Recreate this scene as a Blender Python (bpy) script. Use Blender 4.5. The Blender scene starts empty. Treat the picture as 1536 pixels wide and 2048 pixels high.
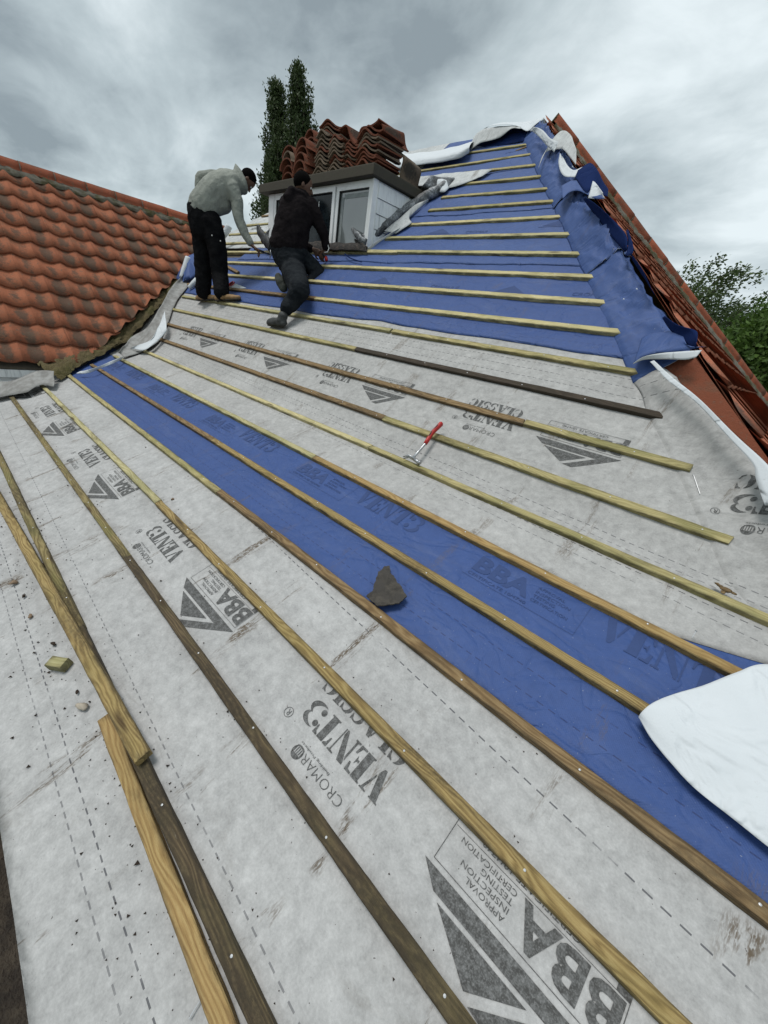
import bpy, bmesh, math, random
from mathutils import Vector, Matrix, noise
from math import sin, cos, tan, pi, radians as R, sqrt, atan2
random.seed(7)
scene = bpy.context.scene
COL = scene.collection
V = Vector
# ------------------------------------------------------------------ camera
CAM = V((0.0, -0.1787, 1.3509))
RX = V((0.71155, 0.38751, -0.58612)); RY = V((0.68621, -0.20393, 0.69823)); RZ = V((0.15104, -0.89903, -0.41102))
FPX = 785.0
camd = bpy.data.cameras.new('camera'); cam = bpy.data.objects.new('camera', camd); COL.objects.link(cam)
right = V((RX[0], RY[0], RZ[0])).normalized()
fwd = V((RX[2], RY[2], RZ[2])).normalized()
upv = right.cross(fwd).normalized(); right = fwd.cross(upv).normalized()
cam.matrix_world = Matrix(((right.x, upv.x, -fwd.x, CAM.x), (right.y, upv.y, -fwd.y, CAM.y), (right.z, upv.z, -fwd.z, CAM.z), (0, 0, 0, 1)))
camd.sensor_fit = 'HORIZONTAL'; camd.sensor_width = 36; camd.lens = 36*FPX/1536
camd.clip_start = 0.02; camd.clip_end = 2000
scene.camera = cam
scene.render.resolution_x = 768; scene.render.resolution_y = 1024

# ------------------------------------------------------------------ roof geometry (metres)
TL, TU = R(20.6985), R(40.524)
VB = 1.92
YB, ZB = VB*cos(TL), VB*sin(TL)
APEX = V((-3.40, 5.75, 4.07)); TT = tan(TU)
MEM = -0.028           # membrane level below the batten tops
def slope(v):
    w = 0.10
    t = min(1, max(0, (v-(VB-w))/(2*w)))
    return TL + (TU-TL)*t
def P3(u, v, h=0.0):
    if v < VB: y, z = v*cos(TL), v*sin(TL)
    else: y, z = YB+(v-VB)*cos(TU), ZB+(v-VB)*sin(TU)
    a = slope(v)
    return V((u, y-h*sin(a), z+h*cos(a)))
def nrm(v):
    a = slope(v); return V((0, -sin(a), cos(a)))
def ray(x, y):
    c = V((x-768, y-1024, FPX))
    return V((RX.dot(c), RY.dot(c), RZ.dot(c))).normalized()
def hit(x, y, p0, n):
    d = ray(x, y); n = V(n); return CAM + d*((V(p0)-CAM).dot(n)/d.dot(n))
def uv(x, y, h=MEM):
    """roof coordinates (u along the eaves, v up the slope) seen at a photo point"""
    nU = V((0, -sin(TU), cos(TU))); nL = V((0, -sin(TL), cos(TL)))
    B = V((0, YB, ZB)); P = hit(x, y, B+nU*h, nU); v = VB+(P-B).dot(V((0, cos(TU), sin(TU))))
    if v < VB:
        P = hit(x, y, nL*h, nL); v = P.dot(V((0, cos(TL), sin(TL))))
    return P.x, v
def rp(x, y, h=MEM):
    u, v = uv(x, y, h); return P3(u, v, h)
def atY(x, y, Y): return hit(x, y, (0, Y, 0), (0, 1, 0))
def atX(x, y, X): return hit(x, y, (X, 0, 0), (1, 0, 0))

def nz(x, y, z=0.0): return noise.noise(V((x, y, z)))
def wrinkle(u, v):
    """height of the loose membrane over the boards; pinned where a batten crosses it"""
    pin = 0.25+0.75*abs(sin(pi*v/0.30))
    a = 0.0055*nz(u*1.1, v*2.2, 3)+0.0035*nz(u*3.5, v*5.0, 9)-0.004*abs(sin(pi*(u+.385)/.405))
    if v > 2.9:
        k = min(1, (v-2.9)/0.4)
        a = a*(1-k) + k*(0.014*nz(u*1.7+v*1.2, v*3.0-u*.6, 1.7)+0.013*abs(nz(u*4.2-v*3, v*7.0, 5)))
    return a*pin

# ------------------------------------------------------------------ object helpers
def put(o, label=None, cat=None, group=None, kind=None, parent=None):
    if o.name not in COL.objects: COL.objects.link(o)
    if parent is not None: o.parent = parent
    if label: o['label'] = label
    if cat: o['category'] = cat
    if group: o['group'] = group
    if kind: o['kind'] = kind
    return o
def empty(name, loc, label, cat, group=None):
    o = bpy.data.objects.new(name, None); o.empty_display_size = 0.1
    o.location = loc
    put(o, label, cat, group); bpy.context.view_layer.update(); return o
def mesh(name, verts, faces, mat=None, smooth=False, uvs=None, parent=None, mats=None, fmat=None, tint=None, **kw):
    me = bpy.data.meshes.new(name); me.from_pydata([tuple(v) for v in verts], [], faces)
    if mats:
        for m in mats: me.materials.append(m)
    elif mat: me.materials.append(mat)
    if fmat:
        for p, i in zip(me.polygons, fmat): p.material_index = i
    if uvs is not None:
        l = me.uv_layers.new(name='UVMap')
        for p in me.polygons:
            for li in p.loop_indices: l.data[li].uv = uvs[me.loops[li].vertex_index]
    if tint is not None:
        a = me.attributes.new('tint', 'FLOAT', 'FACE')
        for i, t in enumerate(tint): a.data[i].value = t
    if smooth:
        for p in me.polygons: p.use_smooth = True
    me.validate(); me.update()
    o = bpy.data.objects.new(name, me)
    put(o, parent=parent, **kw)
    if parent is not None:   # vertices are given in world space
        o.matrix_parent_inverse = Matrix.Translation(parent_world(parent)).inverted()
    return o
def parent_world(p):
    return p.location.copy() if p.parent is None else V((0, 0, 0))
def modp(o, parent):
    o.parent = parent; o.matrix_parent_inverse = Matrix.Translation(parent_world(parent)).inverted(); return o

class MB:
    """collects boxes, tubes and sheets and links them as one mesh"""
    def __init__(s): s.v = []; s.f = []; s.uv = []; s.t = []; s.m = []
    def add(s, vs, fs, uvs=None, t=0.0, m=0):
        b = len(s.v); s.v += [V(p) for p in vs]; s.uv += list(uvs) if uvs else [(p[0], p[1]) for p in vs]
        for f in fs: s.f.append([b+i for i in f]); s.t.append(t); s.m.append(m)
    def box(s, c, ax, ay, az, sx, sy, sz, t=0.0, m=0):
        c, ax, ay, az = V(c), V(ax), V(ay), V(az); vs = []; us = []
        for k in (-1, 1):
            for j in (-1, 1):
                for i in (-1, 1):
                    vs.append(c+ax*(i*sx/2)+ay*(j*sy/2)+az*(k*sz/2)); us.append((i*sx/2+j*.01, j*sy/2+k*sz/2))
        s.add(vs, [(0, 2, 3, 1), (4, 5, 7, 6), (0, 1, 5, 4), (2, 6, 7, 3), (0, 4, 6, 2), (1, 3, 7, 5)], us, t, m)
    def tube(s, pts, rad, n=8, t=0.0, m=0, caps=True, flat=1.0, up=(0, 0, 1)):
        pts = [V(p) for p in pts]; N = len(pts)
        if not hasattr(rad, '__len__'): rad = [rad]*N
        vs = []; us = []; L = 0; prev = None
        for i, p in enumerate(pts):
            d = (pts[min(i+1, N-1)]-pts[max(i-1, 0)]).normalized()
            if prev is None:
                a = V(up)-d*V(up).dot(d)
                if a.length < 1e-3: a = V((1, 0, 0))-d*d.x
            else: a = prev-d*prev.dot(d)
            a.normalize(); prev = a; b = d.cross(a)
            if i: L += (p-pts[i-1]).length
            for k in range(n):
                th = 2*pi*k/n; vs.append(p+(a*cos(th)+b*sin(th)*flat)*rad[i]); us.append((L, k/n*2*pi*rad[i]))
        fs = [(i*n+k, i*n+(k+1) % n, (i+1)*n+(k+1) % n, (i+1)*n+k) for i in range(N-1) for k in range(n)]
        if caps: fs += [tuple(range(n))[::-1], tuple((N-1)*n+k for k in range(n))]
        s.add(vs, fs, us, t, m)
    def build(s, name, mat=None, parent=None, smooth=False, mats=None, **kw):
        return mesh(name, s.v, s.f, mat, smooth, s.uv, parent, mats=mats, fmat=s.m if mats else None, tint=s.t, **kw)

# ------------------------------------------------------------------ material helpers
class NT:
    def __init__(s, name):
        s.m = bpy.data.materials.new(name); s.m.use_nodes = True; s.t = s.m.node_tree
        s.b = s.t.nodes['Principled BSDF']; s.out = s.t.nodes['Material Output']
    def n(s, ty, **kw):
        nd = s.t.nodes.new('ShaderNode'+ty)
        for k, v in kw.items():
            if k in nd.inputs and not hasattr(nd, k): nd.inputs[k].default_value = v
            else: setattr(nd, k, v)
        return nd
    def l(s, a, b): s.t.links.new(a, b); return s
    def val(s, x):
        return x
    def set(s, sock, v):
        if isinstance(v, (int, float, tuple, list)): sock.default_value = v
        else: s.t.links.new(v, sock)
    def math(s, op, a, b=None, c=None, clamp=False):
        nd = s.t.nodes.new('ShaderNodeMath'); nd.operation = op; nd.use_clamp = clamp
        s.set(nd.inputs[0], a)
        if b is not None: s.set(nd.inputs[1], b)
        if c is not None: s.set(nd.inputs[2], c)
        return nd.outputs[0]
    def mix(s, f, a, b, mode='MIX'):
        nd = s.t.nodes.new('ShaderNodeMix'); nd.data_type = 'RGBA'; nd.blend_type = mode
        s.set(nd.inputs[0], f); s.set(nd.inputs[6], a if not isinstance(a, tuple) else (*a, 1)); s.set(nd.inputs[7], b if not isinstance(b, tuple) else (*b, 1))
        return nd.outputs[2]
    def noise(s, vec, scale, detail=4, rough=.55, dist=0.0):
        nd = s.t.nodes.new('ShaderNodeTexNoise'); nd.inputs['Scale'].default_value = scale; nd.inputs['Detail'].default_value = detail
        nd.inputs['Roughness'].default_value = rough; nd.inputs['Distortion'].default_value = dist
        if vec is not None: s.l(vec, nd.inputs['Vector'])
        return nd.outputs['Fac']
    def map(s, vec, scale=(1, 1, 1), loc=(0, 0, 0), rot=(0, 0, 0)):
        nd = s.t.nodes.new('ShaderNodeMapping'); s.l(vec, nd.inputs['Vector'])
        nd.inputs['Scale'].default_value = scale; nd.inputs['Location'].default_value = loc; nd.inputs['Rotation'].default_value = rot
        return nd.outputs[0]
    def ramp(s, f, stops, interp='LINEAR'):
        nd = s.t.nodes.new('ShaderNodeValToRGB'); cr = nd.color_ramp; cr.interpolation = interp
        while len(cr.elements) < len(stops): cr.elements.new(.5)
        for e, (p, c) in zip(cr.elements, stops):
            e.position = p; e.color = (*c, 1) if isinstance(c, tuple) else (c, c, c, 1)
        s.set(nd.inputs[0], f); return nd.outputs[0]
    def step(s, f, a, b):
        nd = s.t.nodes.new('ShaderNodeMapRange'); nd.interpolation_type = 'SMOOTHSTEP'
        s.set(nd.inputs[0], f); nd.inputs[1].default_value = a; nd.inputs[2].default_value = b
        return nd.outputs[0]
    def uvn(s): return s.n('TexCoord').outputs['UV']
    def obj(s): return s.n('TexCoord').outputs['Object']
    def sep(s, vec):
        nd = s.n('SeparateXYZ'); s.l(vec, nd.inputs[0]); return nd.outputs
    def bump(s, h, dist=.002, strength=1.0, prev=None):
        nd = s.n('Bump'); nd.inputs['Strength'].default_value = strength; nd.inputs['Distance'].default_value = dist
        s.l(h, nd.inputs['Height'])
        if prev is not None: s.l(prev, nd.inputs['Normal'])
        return nd.outputs[0]
    def fin(s, col=None, rough=.8, nor=None, metal=0.0, spec=None):
        if col is not None: s.set(s.b.inputs['Base Color'], (*col, 1) if isinstance(col, tuple) else col)
        s.set(s.b.inputs['Roughness'], rough); s.b.inputs['Metallic'].default_value = metal
        if spec is not None: s.b.inputs['Specular IOR Level'].default_value = spec
        if nor is not None: s.l(nor, s.b.inputs['Normal'])
        return s.m
    def attr(s, name): return s.n('Attribute', attribute_name=name).outputs['Fac']

def dashes(T, uvs, lines, width=.0022, period=.040, duty=.58, fade=True):
    """printed dashed lap lines running along u at the given v positions"""
    x, y = uvs[0], uvs[1]; acc = None
    for (v0, slopev, wgt) in lines:
        d = T.math('ABSOLUTE', T.math('SUBTRACT', y, T.math('MULTIPLY_ADD', x, slopev, v0)))
        m = T.math('MULTIPLY', T.math('LESS_THAN', d, width), wgt)
        acc = m if acc is None else T.math('MAXIMUM', acc, m)
    fr = T.math('LESS_THAN', T.math('FRACT', T.math('DIVIDE', T.math('ADD', x, 50), period)), duty)
    return T.math('MULTIPLY', acc, fr)

def mat_membrane(name, base, lines, streak=1.0, mott=1.0, emb=0.0, blue=False):
    T = NT(name); uvv = T.uvn(); s = T.sep(uvv)
    big = T.noise(uvv, 2.2, 3); mid = T.noise(uvv, 14, 5, .6); fine = T.noise(uvv, 150, 3, .6)
    patch = T.noise(uvv, 34, 4, .65, .4)
    f = T.math('ADD', T.math('MULTIPLY', T.math('SUBTRACT', big, .5), .45*mott), T.math('MULTIPLY', T.math('SUBTRACT', mid, .5), .62*mott))
    f = T.math('ADD', f, T.math('MULTIPLY', T.math('SUBTRACT', fine, .5), .45*mott))
    f = T.math('ADD', f, T.math('MULTIPLY', T.math('SUBTRACT', patch, .5), .66*mott))
    k = T.math('ADD', f, 1.0)
    sc = T.n('VectorMath', operation='SCALE'); sc.inputs[0].default_value = base; T.l(k, sc.inputs['Scale'])
    col = sc.outputs[0]
    # mud smears at the rafters: run up the slope, broken by noise
    r = T.math('ABSOLUTE', T.math('SUBTRACT', T.math('FRACT', T.math('ADD', T.math('DIVIDE', T.math('ADD', s[0], .385), .405), .5)), .5))
    near = T.step(r, .16, .03)
    sv = T.noise(T.map(uvv, (16, 2.6, 1)), 1.0, 5, .72, .6)
    wide = T.noise(T.map(uvv, (1.1, 3.3, 1), (3, 7, 0)), 1.3, 2)
    sm = T.math('MULTIPLY', T.step(sv, .50, .62), T.math('MULTIPLY', near, T.step(wide, .42, .52)))
    gr = T.step(T.noise(T.map(uvv, (260, 60, 1)), 1.0, 2), .35, .55)
    sm = T.math('MULTIPLY', T.math('MULTIPLY', sm, gr), .95*streak)
    col = T.mix(sm, col, (.10, .075, .05))
    gs = T.math('MULTIPLY', T.step(T.noise(T.map(uvv, (3.1, 5.2, 1), (9, 2, 0)), 1.0, 6, .7, .8), .60, .78), .40*streak)
    col = T.mix(gs, col, (.17, .155, .135))
    # specks of grit
    sp = T.noise(uvv, 85, 2, .5); spm = T.math('MULTIPLY', T.step(sp, .735, .76), .75*streak)
    col = T.mix(spm, col, (.05, .04, .035))
    if blue:
        du_ = T.math('MULTIPLY', T.step(T.noise(T.map(uvv, (2.2, 6, 1), (5, 5, 0)), 1.0, 7, .75, .6), .50, .80), .26)
        col = T.mix(du_, col, (.17, .20, .30) if emb else (.02, .035, .10))
        wh = T.math('MULTIPLY', T.step(T.noise(uvv, 130, 2, .5), .70, .76), .5 if emb else 0.0); col = T.mix(wh, col, (.35, .37, .42))
    if lines:
        d = dashes(T, s, lines)
        wear = T.step(T.noise(uvv, 5, 3), .30, .45)
        d = T.math('MULTIPLY', d, wear)
        col = T.mix(T.math('MULTIPLY', d, .80), col, (.05, .052, .06) if not blue else (.012, .018, .07))
    nb = T.bump(T.math('ADD', T.noise(uvv, 420, 2), T.math('MULTIPLY', mid, 1.6)), .0016, .55)
    if emb:
        w = T.math('MULTIPLY', T.math('SINE', T.math('MULTIPLY', s[0], 700)), T.math('SINE', T.math('MULTIPLY', s[1], 700)))
        nb = T.bump(w, .0004, .5, nb)
    rg = T.math('ABSOLUTE', T.math('SUBTRACT', T.noise(T.map(uvv, (1.3, 2.1, 1), (2, 6, 0)), 2.2, 3, .5, .8), .5))
    rg2 = T.math('ABSOLUTE', T.math('SUBTRACT', T.noise(T.map(uvv, (1, 1, 1), (7, 1, 0)), 6.5, 2, .5, .5), .5))
    cre = T.math('ADD', T.step(rg, .0, .07), T.math('MULTIPLY', T.step(rg2, .0, .06), .4))
    nb = T.bump(cre, .006 if blue else .0032, .55, nb)
    return T.fin(col, .85 if not blue else .62, nb, spec=.35 if blue else .25)

LINES0 = [(-.225, 0, .8), (-.174, 0, 1), (.045, -.018, .8), (.735, -.085, 0)]
M_GREY0 = mat_membrane('membrane_grey', (.372, .372, .368), [(-.225, 0, .7), (-.174, 0, 1), (.05, -.016, .7), (.775, -.06, 1)])
M_GREY1 = mat_membrane('membrane_grey_upper', (.352, .350, .342), [(1.705, -.03, .7), (1.765, -.03, 1), (1.87, -.03, .6), (1.915, -.03, .8), (2.80, .0, .9), (2.875, -.0, .9), (2.94, 0, .9)], streak=.6)
M_GREY2 = mat_membrane('membrane_grey_plain', (.44, .455, .455), [], streak=.7)
M_BLUE = mat_membrane('membrane_blue', (.034, .072, .215), [(1.005, 0, .7), (1.09, 0, .7), (3.19, 0, .5), (3.25, 0, .5)], streak=.35, mott=.35, emb=1, blue=True)
M_BLUE2 = mat_membrane('membrane_blue_upper', (.040, .080, .225), [], streak=.15, mott=.35, emb=1, blue=True)
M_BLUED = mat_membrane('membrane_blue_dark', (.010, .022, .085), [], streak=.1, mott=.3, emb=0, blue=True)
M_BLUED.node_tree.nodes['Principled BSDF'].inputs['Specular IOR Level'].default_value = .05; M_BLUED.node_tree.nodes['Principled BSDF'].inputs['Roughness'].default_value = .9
T = NT('membrane_white'); n1 = T.noise(T.obj(), 9, 4); n2 = T.noise(T.obj(), 160, 2)
rg = T.step(T.math('ABSOLUTE', T.math('SUBTRACT', T.noise(T.obj(), 3.4, 3, .5, .9), .5)), .0, .06)
dt = T.step(T.noise(T.obj(), 38, 4, .7), .66, .76)
M_WHITE = T.fin(T.mix(T.math('MULTIPLY', dt, .45), T.mix(T.math('MULTIPLY', n1, .5), (.60, .635, .66), (.45, .485, .51)), (.33, .33, .31)), .75, T.bump(rg, .007, .6, T.bump(n2, .0012, .6)))
T = NT('print_ink'); c = T.uvn(); n1 = T.noise(c, 60, 4, .7); n2 = T.noise(c, 240, 3)
M_INK = T.fin(T.mix(T.math('MULTIPLY', T.step(n1, .35, .75), .55), T.mix(T.step(n2, .45, .75), (.050, .050, .048), (.12, .12, .118)), (.24, .245, .245)), .9)
T = NT('print_ink_blue'); c = T.uvn(); n1 = T.noise(c, 60, 4, .7)
M_INKB = T.fin(T.mix(T.math('MULTIPLY', n1, .7), (.018, .040, .125), (.034, .070, .205)), .8)

def mat_wood(name, c1, c2, c3, dirt, dirtcol=(.035, .028, .018), freq=1.0, green=0.0):
    T = NT(name); c = T.uvn(); s = T.sep(c)
    warp = T.noise(T.map(c, (1.5, 9, 1)), 1.0, 3, .5)
    rings = T.math('SINE', T.math('MULTIPLY', T.math('ADD', T.math('MULTIPLY', s[1], 12.0), T.math('MULTIPLY', warp, 2.6)), 34*freq))
    fib = T.noise(T.map(c, (14, 420, 1)), 1.0, 4, .7)
    g = T.math('ADD', T.math('MULTIPLY', T.math('ADD', rings, 1), .15), T.math('MULTIPLY', fib, .70), clamp=True)
    col = T.ramp(g, [(.12, c1), (.50, c2), (.92, c3)])
    blot = T.noise(T.map(c, (1.6, 9, 1)), 1.0, 5, .65)
    if green: col = T.mix(T.math('MULTIPLY', T.step(T.noise(T.map(c, (3, 8, 1), (4, 4, 0)), 1.0, 4), .45, .62), green), col, (.115, .125, .035))
    vo = T.n('TexVoronoi', feature='F1'); vo.inputs['Scale'].default_value = 1.0; T.l(T.map(c, (2.1, 14, 1)), vo.inputs['Vector'])
    knot = T.step(vo.outputs['Distance'], .17, .05)
    col = T.mix(T.math('MULTIPLY', knot, .8), col, (.05, .026, .010))
    dm = T.math('MULTIPLY', T.step(blot, .60-.28*dirt, .74-.16*dirt), min(1, .35+dirt*.65))
    spk = T.step(T.noise(T.map(c, (60, 90, 1)), 1.0, 3, .7), .35, .6)
    dm = T.math('MULTIPLY', dm, T.math('MULTIPLY_ADD', spk, .5, .5))
    col = T.mix(dm, col, dirtcol)
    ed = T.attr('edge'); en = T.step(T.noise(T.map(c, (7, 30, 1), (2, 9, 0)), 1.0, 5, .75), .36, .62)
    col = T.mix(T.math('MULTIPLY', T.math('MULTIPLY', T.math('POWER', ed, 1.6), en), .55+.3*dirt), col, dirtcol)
    sc_ = T.step(T.noise(T.map(c, (5, 55, 1), (8, 1, 0)), 1.0, 6, .8), .62, .72)
    col = T.mix(T.math('MULTIPLY', sc_, .35), col, (.42, .39, .30))
    nb = T.bump(T.math('ADD', fib, T.math('MULTIPLY', g, .6)), .0022, .8)
    return T.fin(col, .78, nb, spec=.3)
W_FRESH = mat_wood('timber_fresh', (.32, .27, .12), (.50, .435, .225), (.62, .56, .34), .12, green=.25)
W_YEL = mat_wood('timber_yellow', (.085, .050, .018), (.29, .205, .080), (.45, .35, .16), .42, freq=1.3, green=.15)
W_GRN = mat_wood('timber_green', (.19, .155, .065), (.37, .315, .145), (.49, .44, .23), .28, green=.45)
W_BRN = mat_wood('timber_brown', (.06, .034, .014), (.20, .13, .06), (.34, .25, .13), .42)
W_DRK = mat_wood('timber_dark', (.030, .021, .012), (.095, .068, .038), (.22, .165, .085), .72, green=.15)
W_OLD = mat_wood('timber_blackened', (.016, .011, .008), (.045, .032, .022), (.095, .07, .048), .7)
W_ORG = mat_wood('timber_orange', (.17, .095, .034), (.34, .225, .09), (.47, .35, .16), .22, green=.1)
W_MOS = mat_wood('timber_mossy', (.06, .045, .018), (.20, .155, .065), (.40, .33, .16), .62, green=.4)
W_PALE = mat_wood('timber_pale', (.28, .24, .11), (.43, .385, .20), (.56, .52, .31), .35, green=.35)
WOODS = dict(F=W_FRESH, Y=W_YEL, G=W_GRN, B=W_BRN, D=W_DRK, K=W_OLD, O=W_ORG, M=W_MOS, P=W_PALE)

def simple(name, col, rough=.7, metal=0, var=.25, scale=20, bump=.001, spec=None, col2=None, detail=4):
    T = NT(name); c = T.obj(); n1 = T.noise(c, scale, detail, .6)
    c2 = col2 or tuple(x*(1-var) for x in col)
    return T.fin(T.mix(T.step(n1, .3, .7), col, c2), rough, T.bump(T.noise(c, scale*6, 3), bump, .5) if bump else None, metal, spec)
M_NAIL = simple('nail_steel', (.55, .56, .57), .45, .5, .1, 60, 0)
M_UPVC = simple('white_frame', (.88, .89, .89), .38, 0, .12, 6, 0)
T = NT('white_boarding'); c = T.obj(); st = T.noise(T.map(c, (30, 30, 2.2)), 1.0, 4, .7); sp = T.noise(c, 70, 3)
M_BOARD = T.fin(T.mix(T.math('MULTIPLY', T.step(st, .48, .75), .75), (.80, .82, .82), (.38, .40, .41)), .6, T.bump(sp, .001, .4))
T = NT('felt_edge'); c = T.obj(); n1 = T.noise(T.map(c, (8, 8, 40)), 1.0, 4); n2 = T.noise(c, 40, 3)
M_FELT = T.fin(T.mix(n1, (.055, .044, .033), T.mix(n2, (.028, .023, .017), (.065, .065, .038))), .85, T.bump(n2, .003, .5))
T = NT('lead'); c = T.obj(); n1 = T.noise(c, 22, 5, .7, 1.0); n2 = T.noise(c, 7, 4); n3 = T.noise(c, 90, 3)
M_LEAD = T.fin(T.mix(T.step(n1, .40, .62), (.09, .095, .10), T.mix(T.step(n2, .45, .6), (.32, .335, .35), (.03, .03, .03))), .5, T.bump(T.math('ADD', n1, n3), .006, .8), .25)
T = NT('grime_lead'); c = T.obj(); n1 = T.noise(c, 30, 5, .75, .6); n2 = T.noise(c, 9, 3)
M_GRIME = T.fin(T.mix(T.step(n1, .46, .66), (.008, .007, .006), T.mix(n2, (.085, .08, .07), (.06, .03, .02))), .85, T.bump(n1, .012, 1))
T = NT('mortar'); c = T.obj(); n1 = T.noise(c, 18, 6, .7); n2 = T.noise(c, 5, 3); n3 = T.noise(c, 90, 3)
M_MORTAR = T.fin(T.mix(T.step(n2, .4, .62), T.mix(n1, (.085, .075, .055), (.20, .185, .15)), T.mix(n1, (.035, .032, .012), (.10, .088, .035))), .95, T.bump(T.math('ADD', n1, n3), .014, 1))
T = NT('mossy_mortar'); c = T.obj(); n1 = T.noise(c, 18, 6, .7); n2 = T.noise(c, 5, 3); n3 = T.noise(c, 90, 3)
M_MOSSM = T.fin(T.mix(T.step(n2, .35, .7), T.mix(n1, (.055, .042, .018), (.17, .13, .06)), T.mix(n1, (.05, .048, .012), (.125, .105, .035))), .95, T.bump(T.math('ADD', n1, n3), .014, 1))

def mat_tile(name, a, b, soot, lich=.55):
    T = NT(name); c = T.uvn(); s = T.sep(c); o = T.obj(); t = T.attr('tint')
    n1 = T.noise(o, 9, 5, .65); n2 = T.noise(o, 45, 4, .65); n3 = T.noise(o, 160, 3)
    base = T.mix(T.math('ADD', T.math('MULTIPLY', t, .7), T.math('MULTIPLY', n2, .3)), a, b)
    # dark weathering in the lower middle of every tile
    dx = T.math('SUBTRACT', s[0], .52); dy = T.math('SUBTRACT', s[1], .42)
    d = T.math('ADD', T.math('MULTIPLY', T.math('MULTIPLY', dx, dx), 9.0), T.math('MULTIPLY', T.math('MULTIPLY', dy, dy), 3.2))
    blot = T.math('SUBTRACT', 1.0, d)
    bm = T.math('ADD', T.math('MULTIPLY', blot, .32), T.math('ADD', T.math('MULTIPLY', n1, .62), T.math('MULTIPLY', n2, .38)))
    bm = T.math('ADD', bm, T.math('MULTIPLY', T.math('SUBTRACT', t, .5), .22))
    m = T.math('MULTIPLY', T.step(bm, .56, .80), lich)
    col = T.mix(m, base, soot)
    li = T.math('MULTIPLY', T.step(T.noise(o, 26, 4, .7, .5), .56, .68), .65)
    col = T.mix(li, col, (.11, .10, .075))
    grn = T.step(T.noise(o, 3.1, 5, .7, .6), .52, .66); col = T.mix(T.math('MULTIPLY', grn, .38), col, (.10, .085, .06))
    pit = T.step(n3, .62, .74); col = T.mix(T.math('MULTIPLY', pit, .7), col, (.03, .018, .012))
    return T.fin(col, .88, T.bump(T.math('ADD', n2, T.math('MULTIPLY', n3, .8)), .006, 1.0), spec=.15)
M_TILE = mat_tile('clay_pantile', (.37, .135, .072), (.235, .085, .048), (.09, .065, .048), .85)
M_TILE2 = mat_tile('clay_pantile_hip', (.46, .165, .095), (.34, .125, .075), (.085, .062, .05), .8)
M_TILER = mat_tile('clay_ridge', (.30, .088, .045), (.19, .06, .035), (.085, .06, .045), .6)
M_TILES = mat_tile('clay_reclaimed', (.19, .060, .032), (.105, .042, .028), (.055, .042, .034), .9)
M_TILEE = mat_tile('clay_lichened', (.13, .085, .06), (.19, .155, .115), (.045, .04, .034), .9)
M_DECK = simple('roof_boards', (.10, .085, .065), .9)
T = NT('brick'); c = T.obj(); br = T.n('TexBrick'); T.l(T.map(c, (1, 1, 1), (0, 0, 0), (R(90), 0, 0)), br.inputs['Vector'])
br.inputs['Scale'].default_value = 4.0; br.inputs['Color1'].default_value = (.30, .10, .06, 1); br.inputs['Color2'].default_value = (.22, .075, .05, 1); br.inputs['Mortar'].default_value = (.35, .33, .30, 1)
M_BRICK = T.fin(br.outputs['Color'], .9)
T = NT('soil'); c = T.obj(); n1 = T.noise(c, 6, 8, .75); n2 = T.noise(c, 40, 4)
M_SOIL = T.fin(T.mix(T.step(n1, .3, .7), (.018, .013, .009), T.mix(n2, (.05, .034, .022), (.10, .085, .06))), .95, T.bump(T.math('ADD', n1, n2), .05, 1))  # extra dark earth: shade below the eaves is put into the soil colour
T = NT('grass_far'); c = T.obj(); n1 = T.noise(c, .6, 8, .75)
M_GRASS = T.fin(T.mix(n1, (.035, .06, .02), (.07, .09, .035)), .95)

# ------------------------------------------------------------------ sky and light
SUN_EL, SUN_AZ = R(70), R(215)      # azimuth measured from +Y towards +X
w = bpy.data.worlds.new('World'); scene.world = w; w.use_nodes = True
nt = w.node_tree; nt.nodes.clear()
def wn(ty, **kw):
    nd = nt.nodes.new(ty)
    for k, v in kw.items(): setattr(nd, k, v)
    return nd
out = wn('ShaderNodeOutputWorld'); bg = wn('ShaderNodeBackground'); bg.inputs['Strength'].default_value = .10
sky = wn('ShaderNodeTexSky', sky_type='NISHITA'); sky.sun_disc = False; sky.sun_elevation = SUN_EL; sky.sun_rotation = SUN_AZ
tc = wn('ShaderNodeTexCoord'); sp = wn('ShaderNodeSeparateXYZ'); nt.links.new(tc.outputs['Generated'], sp.inputs[0])
def wm(op, a, b=None, clamp=False):
    nd = wn('ShaderNodeMath', operation=op); nd.use_clamp = clamp
    for i, x in enumerate((a, b)):
        if x is None: continue
        if isinstance(x, (int, float)): nd.inputs[i].default_value = x
        else: nt.links.new(x, nd.inputs[i])
    return nd.outputs[0]
zz = wm('ADD', wm('MAXIMUM', sp.outputs[2], 0.0), .30)
cx = wm('DIVIDE', sp.outputs[0], zz); cy = wm('DIVIDE', sp.outputs[1], zz)
cb = wn('ShaderNodeCombineXYZ'); nt.links.new(cx, cb.inputs[0]); nt.links.new(cy, cb.inputs[1])
def wnoise(vec, scale, detail, rough, dist, loc, sc=(1, 1, 1), rot=0.0):
    mp = wn('ShaderNodeMapping'); nt.links.new(vec, mp.inputs[0]); mp.inputs['Location'].default_value = loc; mp.inputs['Scale'].default_value = sc; mp.inputs['Rotation'].default_value = (0, 0, rot)
    nd = wn('ShaderNodeTexNoise'); nt.links.new(mp.outputs[0], nd.inputs['Vector'])
    nd.inputs['Scale'].default_value = scale; nd.inputs['Detail'].default_value = detail; nd.inputs['Roughness'].default_value = rough; nd.inputs['Distortion'].default_value = dist
    return nd.outputs['Fac']
c1 = wnoise(cb.outputs[0], 1.15, 7, .52, .35, (2.3, .7, 0), (1, 1.5, 1), .5)
c2 = wnoise(cb.outputs[0], .45, 3, .5, .0, (5.1, 1.3, 0))
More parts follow.
